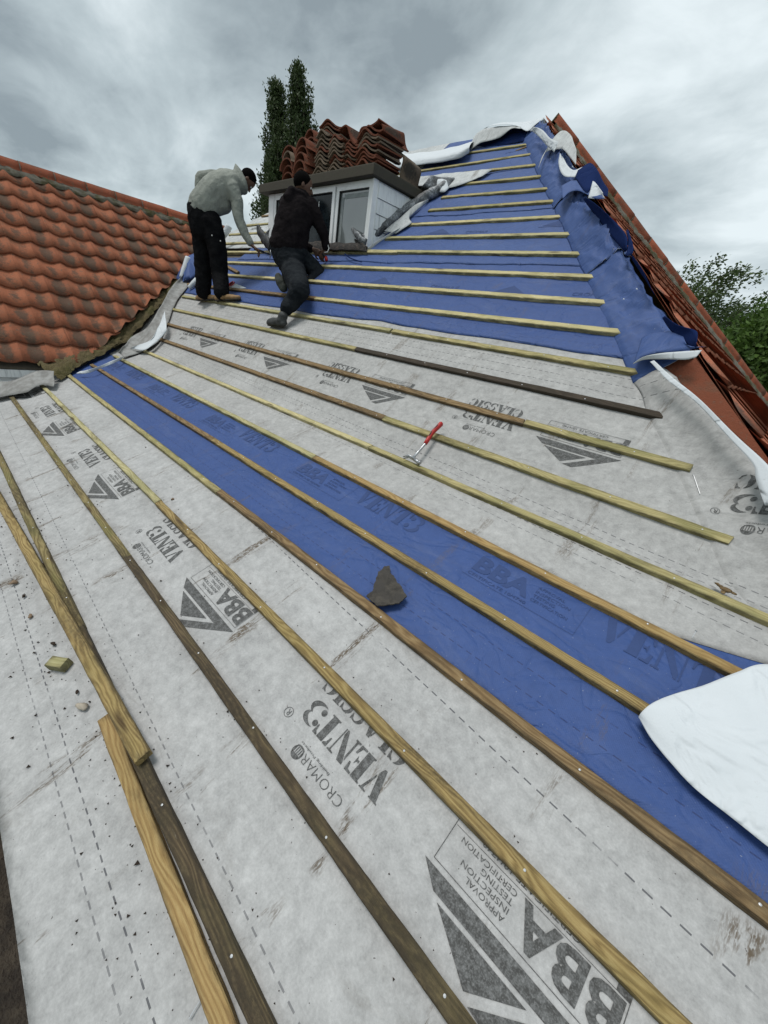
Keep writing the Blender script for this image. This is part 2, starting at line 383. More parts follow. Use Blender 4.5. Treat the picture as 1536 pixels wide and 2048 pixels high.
c3 = wnoise(cb.outputs[0], 4.5, 8, .6, .5, (1.1, 4.3, 0), (1, 1.3, 1))
cc = wm('ADD', wm('MULTIPLY', c1, .60), wm('ADD', wm('MULTIPLY', c2, .30), wm('MULTIPLY', c3, .12)))
cr = wn('ShaderNodeValToRGB'); nt.links.new(cc, cr.inputs[0]); e = cr.color_ramp.elements
e[0].position = .40; e[0].color = (.27, .325, .355, 1)
e[1].position = .585; e[1].color = (.80, .885, .915, 1)
m = cr.color_ramp.elements.new(.49); m.color = (.50, .58, .61, 1)
sc10 = wn('ShaderNodeVectorMath', operation='SCALE'); nt.links.new(cr.outputs[0], sc10.inputs[0]); sc10.inputs['Scale'].default_value = 10.6
mx = wn('ShaderNodeMix', data_type='RGBA'); mx.inputs[0].default_value = .94
nt.links.new(sky.outputs[0], mx.inputs[6]); nt.links.new(sc10.outputs[0], mx.inputs[7])
nt.links.new(mx.outputs[2], bg.inputs[0]); nt.links.new(bg.outputs[0], out.inputs[0])
sun = bpy.data.lights.new('sun', 'SUN'); sun.energy = 2.3; sun.angle = R(22); sun.color = (1, .97, .93)
so = bpy.data.objects.new('sun', sun); COL.objects.link(so)
sd = V((sin(SUN_AZ)*cos(SUN_EL), cos(SUN_AZ)*cos(SUN_EL), sin(SUN_EL)))
so.rotation_euler = sd.to_track_quat('Z', 'Y').to_euler()
scene.view_settings.view_transform = 'Standard'; scene.view_settings.look = 'None'
scene.view_settings.exposure = 0; scene.view_settings.gamma = 1
# ================================================================== SETTING
def grid_plane(name, x0, x1, y0, y1, z, n, mat, amp=0.0, **kw):
    vs = []; fs = []
    for j in range(n+1):
        for i in range(n+1):
            x = x0+(x1-x0)*i/n; y = y0+(y1-y0)*j/n
            vs.append((x, y, z+amp*nz(x*.6, y*.6)))
    for j in range(n):
        for i in range(n): a = j*(n+1)+i; fs.append((a, a+1, a+n+2, a+n+1))
    return mesh(name, vs, fs, mat, **kw)
grid_plane('ground', -600, 600, -600, 600, -2.75, 40, M_GRASS, kind='structure')
grid_plane('garden_soil', -14, 6, -7, 9, -2.70, 60, M_SOIL, .04, kind='structure')

# ------------------------------------------------------------------ clipping
HIPD = APEX.x+APEX.y          # X + Y on the right hip
def clip(bm, co, no):
    """remove everything on the +no side"""
    geom = bm.verts[:]+bm.edges[:]+bm.faces[:]
    bmesh.ops.bisect_plane(bm, geom=geom, plane_co=co, plane_no=no, clear_outer=True, dist=1e-5)
def clip_obj(o, planes):
    bm = bmesh.new(); bm.from_mesh(o.data)
    for co, no in planes: clip(bm, co, no)
    bm.to_mesh(o.data); bm.free()
HIPCUT = (V((HIPD, 0, 0)), V((1, 1, 0)))
def hipcut(d): return (V((HIPD-d, 0, 0)), V((1, 1, 0)))
VALCUT = (V((-6.29, .96, 0)), V((-1, -.848, 0)))
LHIP = (V((-6.8, 5.75, 0)), V((-1, .97, 0)))

house = empty('house', (-3.4, 3.0, -2.7), 'brick house with half stripped hipped roof and red clay tiled wing', 'house')
# boards under the membranes
def prism(name, outline, depth, mat, parent, **kw):
    n = len(outline); vs = [V(p) for p in outline]+[V(p)-V((0, 0, depth)) for p in outline]
    fs = [tuple(range(n)), tuple(range(n, 2*n))[::-1]]+[(i, n+i, n+(i+1) % n, (i+1) % n) for i in range(n)]
    return mesh(name, vs, fs, mat, parent=parent, **kw)
hd = -.045
b = MB()
def quadslab(pts, th=.03):
    n = len(pts); pts = [V(p) for p in pts]
    vs = pts+[p-V((0, 0, th)) for p in pts]
    b.add(vs, [tuple(range(n)), tuple(range(n, 2*n))[::-1]]+[(i, n+i, n+(i+1) % n, (i+1) % n) for i in range(n)])
xr = lambda v: HIPD-P3(0, v).y
quadslab([P3(-8.6, -.33, hd), P3(xr(-.33)-.03, -.33, hd), P3(xr(VB), VB, hd), P3(-8.6, VB, hd)])
quadslab([P3(-7.2, VB+.01, hd), P3(xr(VB+.01)-.04, VB+.01, hd), P3(-3.46, 7.12, hd), P3(-6.8, 7.12, hd), P3(-8.3, 5.0, hd), P3(-8.9, 3.9, hd)])
# far side slope and left hip slope close the volume
quadslab([(-6.8, 5.78, 4.0), (-3.4, 5.78, 4.0), (-.5, 8.7, 1.5), (-9.7, 8.7, 1.5)])
quadslab([(-6.82, 5.75, 4.0), (-9.6, 8.6, 1.5), (-11.3, 8.0, .6), (-9.3, 3.2, 1.9), (-8.5, 4.0, 2.4)])
b.build('roof_boards', M_DECK, house)
b = MB()
b.box((-3.4, 3.3, -1.6), (1, 0, 0), (0, 1, 0), (0, 0, 1), 10.4, 6.4, 2.2)
b.box((-9.3, 0.2, -1.25), (1, 0, 0), (0, 1, 0), (0, 0, 1), 4.4, 8.6, 2.9)
b.build('wall', M_BRICK, house)

# ------------------------------------------------------------------ pantiled slopes
def pantile_prof(t, w=.25, amp=.024):
    th = 2*pi*t
    return amp*(cos(th)+.22*cos(2*th+.5))
def pantiles(name, origin, du, dv, dn, nu, nv, cover, gauge, mat, seed, planes, amp=.024, lenx=.065, tail=.030, thk=.017):
    """origin eave corner; du along the eaves, dv up the slope, dn normal"""
    rnd = random.Random(seed); V0 = V(origin); B = MB(); N = 10
    for j in range(nv):
        for i in range(nu):
            L = gauge+lenx; h0 = rnd.uniform(-.003, .004); sk = rnd.uniform(-.004, .004); jv = rnd.uniform(-.006, .006); tl = rnd.random()
            vs = []; us = []
            for r_, (vv, hh) in enumerate(((-.0, tail), (.5, tail*.53), (1.0, .002))):
                for k in range(N+1):
                    t = k/N*1.10-.05
                    p = V0+du*((i+t)*cover+sk*vv*2)+dv*(j*gauge+vv*L+jv)+dn*(pantile_prof(t, cover, amp)+hh+h0+(.006 if k == 0 else 0))
                    vs.append(p); us.append((t, vv))
            for k in range(N+1):
                t = k/N*1.10-.05
                p = V0+du*((i+t)*cover)+dv*(j*gauge+jv+.003)+dn*(pantile_prof(t, cover, amp)+tail+h0-thk)
                vs.append(p); us.append((t, -.02))
            fs = []
            for r_ in range(2):
                for k in range(N): a = r_*(N+1)+k; fs.append((a, a+1, a+N+2, a+N+1))
            o3 = 3*(N+1)
            for k in range(N): fs.append((o3+k, o3+k+1, k+1, k))
            B.add(vs, fs, us, tl)
    o = B.build(name, mat, house, smooth=True)
    if planes: clip_obj(o, planes)
    o.data.polygons.foreach_set('use_smooth', [True]*len(o.data.polygons))
    return o
# left wing: faces +X
LT = .82; la = math.atan(LT)
LX, LZ = -6.36, .41            # eave
dvL = V((-cos(la), 0, sin(la))); dnL = V((sin(la), 0, cos(la))); duL = V((0, 1, 0))
VLB = (V((-6.33, 1.02, 0)), V((1, .848, 0)))
pantiles('pantile_slope', (LX, -2.5, LZ-.02), duL, dvL, dnL, 27, 12, .25, .297, M_TILE, 3, [VLB], amp=.020, tail=.036, thk=.022)
b = MB(); quadslab([(LX-.05, -2.5, LZ-.07), (LX-.05, 1.0, LZ-.07), (-9.17, 4.3, 2.62), (-9.17, -2.5, 2.62)]); quadslab([(-9.17, -2.5, 2.62), (-9.17, 5.4, 2.62), (-11.9, 5.4, .4), (-11.9, -2.5, .4)])
b.build('wing_boards', M_DECK, house)
# bedding and ridge tiles of the wing
def half_round(p0, p1, upn, rad, mat, name, parent, drop=.35, seed=0, **kw):
    rnd = random.Random(seed); p0, p1 = V(p0), V(p1); d = (p1-p0).normalized(); side = d.cross(upn).normalized(); un = side.cross(d)
    vs = []; us = []; N = 12; M = 5
    for r_, rr in enumerate((rad, rad-.016)):
        for j in range(M):
            f = j/(M-1)
            for k in range(N+1):
                a = -R(8)+(pi+R(16))*k/N
                vs.append(p0.lerp(p1, f)+side*cos(a)*rr+un*(sin(a)*rr)); us.append((k/N, f))
    fs = []
    for r_ in range(2):
        o_ = r_*M*(N+1)
        for j in range(M-1):
            for k in range(N):
                a = o_+j*(N+1)+k; q = (a, a+1, a+N+2, a+N+1); fs.append(q if r_ else q[::-1])
    o_ = M*(N+1)
    for k in range(N):
        fs.append((k, k+1, o_+k+1, o_+k)); a = (M-1)*(N+1)+k; fs.append((a, o_+a, o_+a+1, a+1))
    for j in range(M-1):
        a = j*(N+1); fs.append((a, a+N+1, o_+a+N+1, o_+a)); a += N; fs.append((a, o_+a, o_+a+N+1, a+N+1))
    return mesh(name, vs, fs, mat, True, us, parent, tint=[rnd.random()]*len(fs), **kw)
def rough_strip(name, pts, side, upn, wd, th, mat, parent, seed=1, n=None, amp=.012):
    """a bed of mortar: a lumpy ribbon following pts"""
    pts = [V(p) for p in pts]; L = sum((pts[i+1]-pts[i]).length for i in range(len(pts)-1)); n = n or max(8, int(L/.03))
    side = V(side).normalized(); upn = V(upn).normalized()
    def at(f):
        q = f*(len(pts)-1); i = min(int(q), len(pts)-2); return pts[i].lerp(pts[i+1], q-i)
    W = 8; vs = []; us = []; fs = []
    for i in range(n+1):
        p = at(i/n)
        for k in range(W+1):
            s_ = (k/W-.5)*2; prof = (1-s_*s_)**.6 if abs(s_) < 1 else 0
            wob = 1+.35*nz(i*.25, k*.3, seed)+.2*nz(i*.8, 2, seed)
            q = p+side*(s_*wd/2*wob)+upn*(prof*th+amp*nz(i*.45, k*.9, seed+3)*(1.6 if prof > .2 else .3))
            vs.append(q); us.append((i/n*L, s_*wd/2))
    for i in range(n):
        for k in range(W): a = i*(W+1)+k; fs.append((a, a+1, a+W+2, a+W+1))
    return mesh(name, vs, fs, mat, True, us, parent)
RZT = 2.70
rough_strip('ridge_mortar', [(-9.06, -2.5, RZT-.07), (-9.06, 4.15, RZT-.07)], (1, 0, -LT), (.64, 0, .77), .17, .035, M_MORTAR, house, 5, amp=.02)
y = -2.4; k = 0
while y < 4.1:
    half_round((-9.17, y+.004, RZT-.015), (-9.17, y+.396, RZT-.015+random.uniform(-.004, .004)), V((0, 0, 1)), .118, M_TILER, 'ridge_tile', house, seed=k)
    b = MB(); b.tube([(-9.17, y-.006, RZT-.018), (-9.17, y+.006, RZT-.018)], .122, 14); b.build('ridge_joint', M_MORTAR, house, True)
    y += .40; k += 1
# eaves of the wing: fascia, soffit and gutter board hanging over the main roof
b = MB()
b.box((LX-.055, -.85, LZ-.145), (1, 0, 0), (0, 1, 0), (0, 0, 1), .03, 3.50, .085)
b.box((LX-.10, -.95, LZ-.25), V((1, 0, .25)).normalized(), (0, 1, 0), V((-.25, 0, 1)).normalized(), .02, 3.3, .11)
b.build('fascia_board', M_BOARD, house)
# right hip end: faces +X
a_ = TU; dvR = V((-cos(a_), 0, sin(a_))); dnR = V((sin(a_), 0, cos(a_)))
xe = 2.9; ze = APEX.z-(xe-APEX.x)*TT
pantiles('hip_end_pantiles', (xe, -1.0, ze+.03), V((0, 1, 0)), dvR, dnR, 54, 29, .25, .29, M_TILE2, 11,
         [(V((HIPD-.03, 0, 0)), V((-1, -1, 0))), (V((APEX.x, APEX.y, 0)), V((-1, 1, 0))), (V((0, 0, -.9)), V((0, 0, -1)))], amp=.009, tail=.022, thk=.018)
b = MB(); A_ = APEX+V((0, 0, .024)); quadslab([A_+V((-.3, -.3, .3*TT)), A_+V((5.7, -6.3, -5.7*TT)), A_+V((6.3, -6.3, -6.3*TT)), A_+V((6.3, 6.3, -6.3*TT)), A_], .02)
o = b.build('hip_end_underlay', M_TILE2, house); clip_obj(o, [(V((0, 0, -.9)), V((0, 0, -1))), (V((HIPD-.05, 0, 0)), V((-1, -1, 0)))])
b = MB(); quadslab([P3(HIPD-P3(0, v_).y-g_, v_, h_) for v_, g_, h_ in ((2.45, .10, .03), (2.75, .12, .035), (3.02, .30, .01), (3.3, .30, .01), (3.3, .05, .06), (2.45, .0, .06))], .03); b.build('bonnet_tile', M_TILES, house)  # darker clay puts the shade beside the membrane lip into the slab's colour
hd2 = V((1, 1, -TT)).normalized(); hup = V((0, 0, 1))-hd2*V((0, 0, 1)).dot(hd2); hup.normalize(); hs = hd2.cross(hup).normalized()
sE = dnR.cross(hd2).normalized(); sE = sE if sE.y < 0 else -sE
rough_strip('hip_mortar', [APEX+hd2*.1+sE*.10+dnR*.035, APEX+hd2*9+sE*.10+dnR*.035], sE, dnR, .26, .05, M_MORTAR, house, 8, amp=.016)
s_ = .06; k = 0
while s_ < 9:
    q = APEX+hup*.045
    half_round(q+hd2*(s_+.004), q+hd2*(s_+.40)+hup*random.uniform(-.004, .006), hup, .115, M_TILER, 'hip_tile', house, seed=50+k)
    if k < 12:
        b = MB(); b.tube([q+hd2*(s_-.008)-hup*.003, q+hd2*(s_+.005)-hup*.003], .119, 14); b.build('hip_joint', M_MORTAR, house, True)
    s_ += .405; k += 1
# valley between the main roof and the wing
vp = [(-6.05, .70, .30), (-6.42, 1.02, .47), (-6.85, 1.62, .70), (-7.25, 2.10, 1.06), (-7.66, 2.58, 1.40), (-8.20, 3.22, 1.92), (-8.9, 4.0, 2.55)]
rough_strip('valley_mortar', vp, V((.76, .64, -.3)), V((.3, .0, 1)), .18, .022, M_MOSSM, house, 21, amp=.030)
rough_strip('eaves_mortar', [(-6.30, .62, .36), (-6.40, .95, .43), (-6.62, 1.30, .55), (-6.9, 1.62, .74)], V((1, .3, -.2)), (0, 0, 1), .22, .03, M_MOSSM, house, 33, amp=.035)

# ------------------------------------------------------------------ membranes
def sheet(name, u0, u1, v0, v1, lift, mat, planes=(), lower=None, upper=None, du=.06, dv=.035, left=None, **kw):
    """membrane laid on the slope; lower/upper/left give wavy edges"""
    nu = max(2, int((u1-u0)/du)); nv = max(2, int((v1-v0)/dv)); vs = []; us = []; fs = []
    for j in range(nv+1):
        for i in range(nu+1):
            f = i/nu; g = j/nv; u = u0+(u1-u0)*f
            a = v0+(lower(u) if lower else 0); c_ = v1+(upper(u) if upper else 0); v = a+(c_-a)*g
            if left: u += left(v)*(1-f)**6
            e = 0.0
            if lower: e = .006*max(0, nz(u*2.0, 4, v0))*max(0, 1-g*(v1-v0)/.06)
            h = MEM+lift+wrinkle(u, v)+e
            vs.append(P3(u, v, h)); us.append((u, v))
    for j in range(nv):
        for i in range(nu): a = j*(nu+1)+i; fs.append((a, a+1, a+nu+2, a+nu+1))
    # a hem so that the edge has thickness
    b0 = len(vs)
    for i in range(nu+1):
        u, v = us[i]; vs.append(P3(u, v+.002, MEM+lift+wrinkle(u, v)-.0035)); us.append((u, v))
    for i in range(nu): fs.append((b0+i, b0+i+1, i+1, i))
    o = mesh(name, vs, fs, mat, True, us, **kw)
    if planes: clip_obj(o, planes)
    o.data.polygons.foreach_set('use_smooth', [True]*len(o.data.polygons))
    return o
wav = lambda a, s: (lambda u: a*nz(u*1.3, s)+a*.4*nz(u*5, s+3))
G_MEM = 'roofing membranes'
m_low = sheet('roofing_membrane', -8.3, 2.75, -.365, .99, 0, M_GREY0, [hipcut(.34)], lower=lambda u: -.012*max(0, u+2)+.006*nz(u*3, 1),
              label='grey printed membrane along the eaves, lowest strip with muddy smears and two loose battens', cat='membrane', group=G_MEM)
m_strip = sheet('roofing_membrane', -6.45, 2.3, .905, 1.66, .0025, M_BLUE, [hipcut(.36)], lower=wav(.014, 2), left=lambda v: -(v-.9)*.75,
                label='narrow royal blue membrane strip between two grey strips, with a scrap of slate on it', cat='membrane', group=G_MEM)
def up_low(u):
    r = .008*nz(u*1.3, 7)
    if u > -.2: r += -.05*min(1, (u+.2)*2.2)**2*0
    if u > .05: r += .30*(u-.05)
    return r
m_mid = sheet('roofing_membrane', -8.3, 1.9, 1.525, 3.30, .005, M_GREY1, [VALCUT, hipcut(.36)], lower=up_low,
              label='grey printed membrane between the narrow blue strip and the big blue area, under the hammer', cat='membrane', group=G_MEM)
def low_b(u): return .035*nz(u*.9, 11)+.012*nz(u*3.3, 5)
m_b1 = sheet('roofing_membrane', -8.9, 0.2, 3.095, 4.10, .009, M_BLUE, [VALCUT, hipcut(.36)], lower=low_b,
             label='large blue membrane, lowest strip of the upper blue area, with black boot prints above the grey', cat='membrane', group=G_MEM)
m_b1['label'] = 'blue membrane with triangle prints, lowest strip of the upper blue area, under both workers'
m_b2 = sheet('roofing_membrane', -6.9, -.6, 4.045, 5.05, .012, M_BLUE2, [VALCUT, hipcut(.36)], lower=wav(.012, 31),
             label='blue membrane level with the foot of the dormer window, second upper blue strip', cat='membrane', group=G_MEM)
m_b3 = sheet('roofing_membrane', -4.4, -1.2, 4.985, 5.98, .015, M_BLUE2, [hipcut(.36)], lower=wav(.014, 41),
             label='blue membrane to the right of the dormer cheek, third strip of the upper blue area', cat='membrane', group=G_MEM)
m_b4 = sheet('roofing_membrane', -5.2, -1.9, 5.92, 7.14, .018, M_BLUE2, [hipcut(.36)], lower=wav(.012, 51),
             label='topmost blue membrane strip directly below the ridge', cat='membrane', group=G_MEM)
m_gl = sheet('roofing_membrane', -9.2, -6.2, 4.36, 5.75, .014, M_GREY2, [VALCUT, LHIP], lower=wav(.03, 61),
             label='pale grey membrane left of the dormer, beside the standing worker', cat='membrane', group=G_MEM)
m_gt = sheet('roofing_membrane', -8.4, -4.9, 5.70, 7.14, .021, M_GREY2, [LHIP], lower=wav(.02, 71),
             label='pale grey membrane behind the stacked tiles, reaching the ridge', cat='membrane', group=G_MEM)

# ------------------------------------------------------------------ print on the membranes
def flat_text(txt, size, offset=0.0, shear=0.0, space=1.0):
    """2D triangles of a word in the built-in font, baseline at 0"""
    cu = bpy.data.curves.new('t', 'FONT'); cu.body = txt; cu.size = size; cu.offset = offset; cu.shear = shear; cu.space_character = space; cu.resolution_u = 3
    ob = bpy.data.objects.new('t', cu); COL.objects.link(ob); dg = bpy.context.evaluated_depsgraph_get(); dg.update()
    me = ob.evaluated_get(dg).to_mesh()
    vs = [(v.co.x, v.co.y) for v in me.vertices]; fs = [tuple(p.vertices) for p in me.polygons]
    ob.evaluated_get(dg).to_mesh_clear(); bpy.data.objects.remove(ob); bpy.data.curves.remove(cu)
    return vs, fs
def fit(shape, x0, x1, y0, y1):
    vs, fs = shape; ax = min(v[0] for v in vs); bx = max(v[0] for v in vs); ay = min(v[1] for v in vs); by = max(v[1] for v in vs)
    return [(x0+(x-ax)/(bx-ax)*(x1-x0), y0+(y-ay)/(by-ay)*(y1-y0)) for x, y in vs], fs
def arcband(cx, cy, rx, ry, a0, a1, wmax, wmin=.02, n=14, pw=1.0):
    """crescent stroke: outer ellipse arc, thick in its middle"""
    vs = []
    for i in range(n+1):
        f = i/n; a = R(a0+(a1-a0)*f); vs.append((cx+rx*cos(a), cy+ry*sin(a)))
    for i in range(n, -1, -1):
        f = i/n; a = R(a0+(a1-a0)*f); w_ = wmin+(wmax-wmin)*sin(pi*f)**pw
        vs.append((cx+(rx-w_)*cos(a), cy+(ry-w_*.75)*sin(a)))
    fs = [(i, i+1, 2*n-i, 2*n+1-i) for i in range(n)]
    return vs, fs
def poly(*p): return list(p), [tuple(range(len(p)))]
STENCIL = {
 'V': (.92, [poly((0, 1), (.40, 1), (.40, .96), (.36, .94), (.60, .22), (.50, 0), (.40, .0), (.06, .94), (0, .96)), poly((.60, 1), (.90, 1), (.90, .96), (.84, .94), (.63, .30), (.60, .40), (.74, .92), (.60, .96))]),
 'E': (.80, [poly((0, 1), (.42, 1), (.42, 0), (0, 0), (0, .05), (.08, .08), (.08, .92), (0, .95)), poly((.47, 1), (.76, 1), (.78, .68), (.72, .68), (.64, .90), (.47, .93)), poly((.47, 0), (.78, 0), (.82, .34), (.75, .34), (.66, .09), (.47, .07)), poly((.47, .55), (.56, .53), (.62, .66), (.62, .34), (.56, .46), (.47, .45))]),
 'N': (1.0, [poly((.10, 1), (.36, 1), (.78, .22), (.78, 0), (.70, 0), (.10, .92)), poly((0, 0), (.26, 0), (.26, .06), (.19, .09), (.19, .72), (.11, .84), (.11, .09), (0, .06)), poly((.66, 1), (.96, 1), (.96, .95), (.87, .92), (.87, .0), (.82, .0), (.82, .92), (.66, .95))]),
 'T': (.82, [poly((.26, 1), (.58, 1), (.58, .08), (.66, .05), (.66, 0), (.18, 0), (.18, .05), (.26, .08)), poly((0, 1), (.21, 1), (.21, .94), (.10, .86), (.05, .64), (0, .64)), poly((.63, 1), (.84, 1), (.84, .64), (.79, .64), (.74, .86), (.63, .94))]),
 '3': (.92, [arcband(.40, .73, .42, .27, -62, 128, .24), arcband(.40, .28, .46, .30, -125, 68, .26), arcband(.13, .73, .125, .125, 0, 360, .12, .12), arcband(.13, .24, .13, .13, 0, 360, .125, .125)]),
 'C': (.86, [arcband(.50, .5, .50, .50, 98, 262, .34), poly((.56, 1), (.72, .96), (.80, 1), (.84, .64), (.78, .64), (.70, .84), (.56, .94)), poly((.56, 0), (.76, .08), (.86, .32), (.80, .34), (.70, .14), (.56, .06))]),
 'L': (.76, [poly((0, 1), (.50, 1), (.50, .95), (.42, .92), (.42, 0), (0, 0), (0, .05), (.10, .08), (.10, .92), (0, .95)), poly((.47, 0), (.76, 0), (.80, .38), (.74, .38), (.64, .10), (.47, .06))]),
 'A': (.98, [poly((.32, 1), (.52, 1), (.90, .08), (.98, .05), (.98, 0), (.52, 0), (.52, .05), (.58, .08), (.38, .70)), poly((.30, .92), (.34, .80), (.12, .08), (.24, .05), (.24, 0), (0, 0), (0, .05), (.07, .08)), poly((.20, .32), (.44, .32), (.42, .38), (.22, .38))]),
 'S': (.76, [arcband(.40, .72, .36, .28, 60, 262, .20), arcband(.36, .27, .38, .28, -118, 82, .22), poly((.48, 1), (.64, .95), (.72, 1), (.74, .68), (.68, .68), (.58, .88), (.46, .93)), poly((.26, 0), (.10, .05), (.03, 0), (0, .34), (.06, .34), (.16, .12), (.28, .07))]),
 'I': (.50, [poly((0, 1), (.46, 1), (.46, .95), (.38, .92), (.38, .08), (.46, .05), (.46, 0), (0, 0), (0, .05), (.08, .08), (.08, .92), (0, .95))]),
}
def stencil(word, x0, x1, y0, y1):
    vs = []; fs = []; x = 0
    for ch in word:
        wd, parts = STENCIL[ch]
        for pv, pf in parts:
            o_ = len(vs); vs += [(x+p[0], p[1]) for p in pv]; fs += [tuple(o_+i for i in f) for f in pf]
        x += wd+.05
    x -= .05
    return [(x0+a/x*(x1-x0), y0+b_*(y1-y0)) for a, b_ in vs], fs
def join(*shapes):
    vs = []; fs = []
    for a, f_ in shapes:
        o_ = len(vs); vs += list(a); fs += [tuple(o_+i for i in f) for f in f_]
    return vs, fs
def strip2(p, q, w_):
    d = V((q[0]-p[0], q[1]-p[1])).normalized(); n_ = (-d.y*w_/2, d.x*w_/2)
    return [(p[0]+n_[0], p[1]+n_[1]), (q[0]+n_[0], q[1]+n_[1]), (q[0]-n_[0], q[1]-n_[1]), (p[0]-n_[0], p[1]-n_[1])], [(0, 1, 2, 3)]
# a wordmark block: origin at the top-left of the big word, x reads right, y goes up; metres
def block_word(kind):
    if kind == 'classic':
        big = stencil('VENT3', 0, .372, -.083, 0); cl = stencil('CLASSIC', .010, .385, -.175, -.110)
        cr = fit(flat_text('CROMAR', .04, -.0006, 0, 1.05), .075, .258, .053, .080)
        bp = fit(flat_text('Building Products', .02), .158, .295, .036, .0455)
        ring = arcband(.281, .070, .021, .021, 0, 360, .0035, .0035, 24)
        disc = join(poly((.263, .076), (.299, .076), (.293, .086), (.281, .090), (.269, .086)), poly((.263, .055), (.299, .055), (.290, .050), (.272, .050)), *[poly((.2635+i*.0075, .056), (.2665+i*.0075, .056), (.2665+i*.0075, .075), (.2635+i*.0075, .075)) for i in range(5)])
        rg = join(arcband(.403, .017, .017, .017, 0, 360, .0022, .0022, 20), fit(flat_text('R', .02), .396, .410, .007, .027))
        return join(big, cl, cr, bp, ring, disc, rg)
    big = stencil('VENT3', 0, .372, -.083, 0)
    return big
def block_mark():
    tri = join(([(.465, 0), (0, .002), (.196, .132), (.247, .127), (.110, .036), (.408, .038)], [(1, 2, 3, 4), (0, 1, 4, 5)]), poly((.389, .048), (.157, .046), (.265, .116)))
    bx = join(strip2((.446, -.013), (.013, -.013), .0018), strip2((.446, -.013), (.446, -.138), .0018), strip2((.446, -.138), (.013, -.138), .0018), strip2((.013, -.013), (.013, -.138), .0018),
              strip2((.442, -.107), (.013, -.107), .0012), poly((.013, -.107), (.040, -.107), (.040, -.138), (.013, -.138)))
    bba = fit(flat_text('BBA', .1, .0032, 0, 1.04), .018, .243, -.103, -.022)
    ls = [fit(flat_text(t_, .02), .259, .259+wd, -.040-.0195*i, -.027-.0195*i) for i, (t_, wd) in enumerate((('APPROVAL', .105), ('INSPECTION', .130), ('TESTING', .085), ('CERTIFICATION', .155)))]
    ct = fit(flat_text('CERTIFICATE 10/4740', .02), .12, .37, -.130, -.115)
    return join(tri, bx, bba, ct, *ls)
def lay(name, shape, parent, u0, v0, lift, mat, flip=True, s=1.021, sv=None, step=.06, surf=None):
    """put print on a membrane; flip = reads with its top pointing down the slope"""
    sv = sv or s; vs, fs = shape; sg = -1 if flip else 1
    me = bpy.data.meshes.new(name); me.from_pydata([(u0+sg*x*s, v0+sg*y*sv, 0) for x, y in vs], [], fs)
    bm = bmesh.new(); bm.from_mesh(me)
    seen = set(); k_ = 0        # overlapping strokes of one print lie a hair above one another
    for v in bm.verts:
        if v in seen: continue
        st = [v]; seen.add(v)
        while st:
            q = st.pop(); q.co.z = .00022*(k_ % 6)
            for e in q.link_edges:
                r = e.other_vert(q)
                if r not in seen: seen.add(r); st.append(r)
        k_ += 1
    bmesh.ops.triangulate(bm, faces=bm.faces[:])
    us = [v.co.x for v in bm.verts]; ws = [v.co.y for v in bm.verts]
    x = math.ceil(min(us)/step)*step
    while x < max(us):
        bmesh.ops.bisect_plane(bm, geom=bm.verts[:]+bm.edges[:]+bm.faces[:], plane_co=(x, 0, 0), plane_no=(1, 0, 0)); x += step
    y = math.ceil(min(ws)/.035)*.035
    while y < max(ws):
        bmesh.ops.bisect_plane(bm, geom=bm.verts[:]+bm.edges[:]+bm.faces[:], plane_co=(0, y, 0), plane_no=(0, 1, 0)); y += .035
    bm.normal_update()
    if sum(f.normal.z for f in bm.faces) < 0: bmesh.ops.reverse_faces(bm, faces=bm.faces[:])
    l = bm.loops.layers.uv.new('UVMap')
    for f in bm.faces:
        for lp in f.loops: lp[l].uv = (lp.vert.co.x, lp.vert.co.y)
    for v in bm.verts:
        u_, v_ = v.co.x, v.co.y
        v.co = surf(u_, v_) if surf else P3(u_, v_, MEM+lift+wrinkle(u_, v_)+.0016+v.co.z)
    bm.to_mesh(me); bm.free(); me.materials.append(mat)
    o = bpy.data.objects.new(name, me); put(o, parent=parent); return o
WORD = block_word('classic'); WORDB = block_word('big'); MARK = block_mark()
PER = 1.4745*1.021
# anchors measured on the membrane
u0, v0 = uv(744.5, 1616); um, vm = uv(468, 1264.5)
for k in range(-3, 1):
    lay('printed_wordmark', WORD, m_low, u0+.003+PER*k, v0+.010, 0, M_INK)
for k in range(-4, 2):
    lay('printed_approval_mark', MARK, m_low, um+PER*k, vm, 0, M_INK)
u1, v1 = uv(1022, 865); um, vm = uv(1243, 922.4)
for k in range(-3, 0+1):
    lay('printed_wordmark', WORD, m_mid, u1+PER*k, v1+.005, .005, M_INK, s=1.016)
for k in range(-3, 1):
    lay('printed_approval_mark', MARK, m_mid, um+PER*k, vm, .005, M_INK, s=1.016)
# the upper half of those prints runs on under the next lap: keep them on the joined pair
# blue strip
for k in range(-4, 1):
    lay('printed_approval_mark', join(*[fit(flat_text('BBA', .1, .0035), 0, .26, .03, .125)], fit(flat_text('CERTIFICATE 10/4740', .02), 0, .27, 0, .016), *[fit(flat_text(t_, .02), .275, .275+w_, .105-.024*i, .12-.024*i) for i, (t_, w_) in enumerate((('APPROVAL', .11), ('INSPECTION', .14), ('TESTING', .09), ('CERTIFICATION', .15)))], strip2((-.02, -.012), (.47, -.012), .0015), strip2((.47, -.012), (.47, .15), .0015)), m_strip, -.66+1.36*k, 1.325, .0025, M_INKB, flip=False)
    lay('printed_wordmark', stencil('VENT3', 0, .46, 0, .12), m_strip, -.12+1.36*k, 1.365, .0025, M_INKB, flip=False)
TRI = join(([(0, 0), (.30, 0), (.14, .13)], [(0, 1, 2)]), strip2((-.03, -.02), (.33, -.02), .008))
CRO = fit(flat_text('CROMAR', .05), 0, .26, 0, .04)
for (x, y) in ((740, 568), (985, 588), (1200, 592)):
    u_, v_ = uv(x, y); lay('printed_triangle', TRI, m_b1, u_, v_, .009, M_INKB, flip=False, sv=.8)
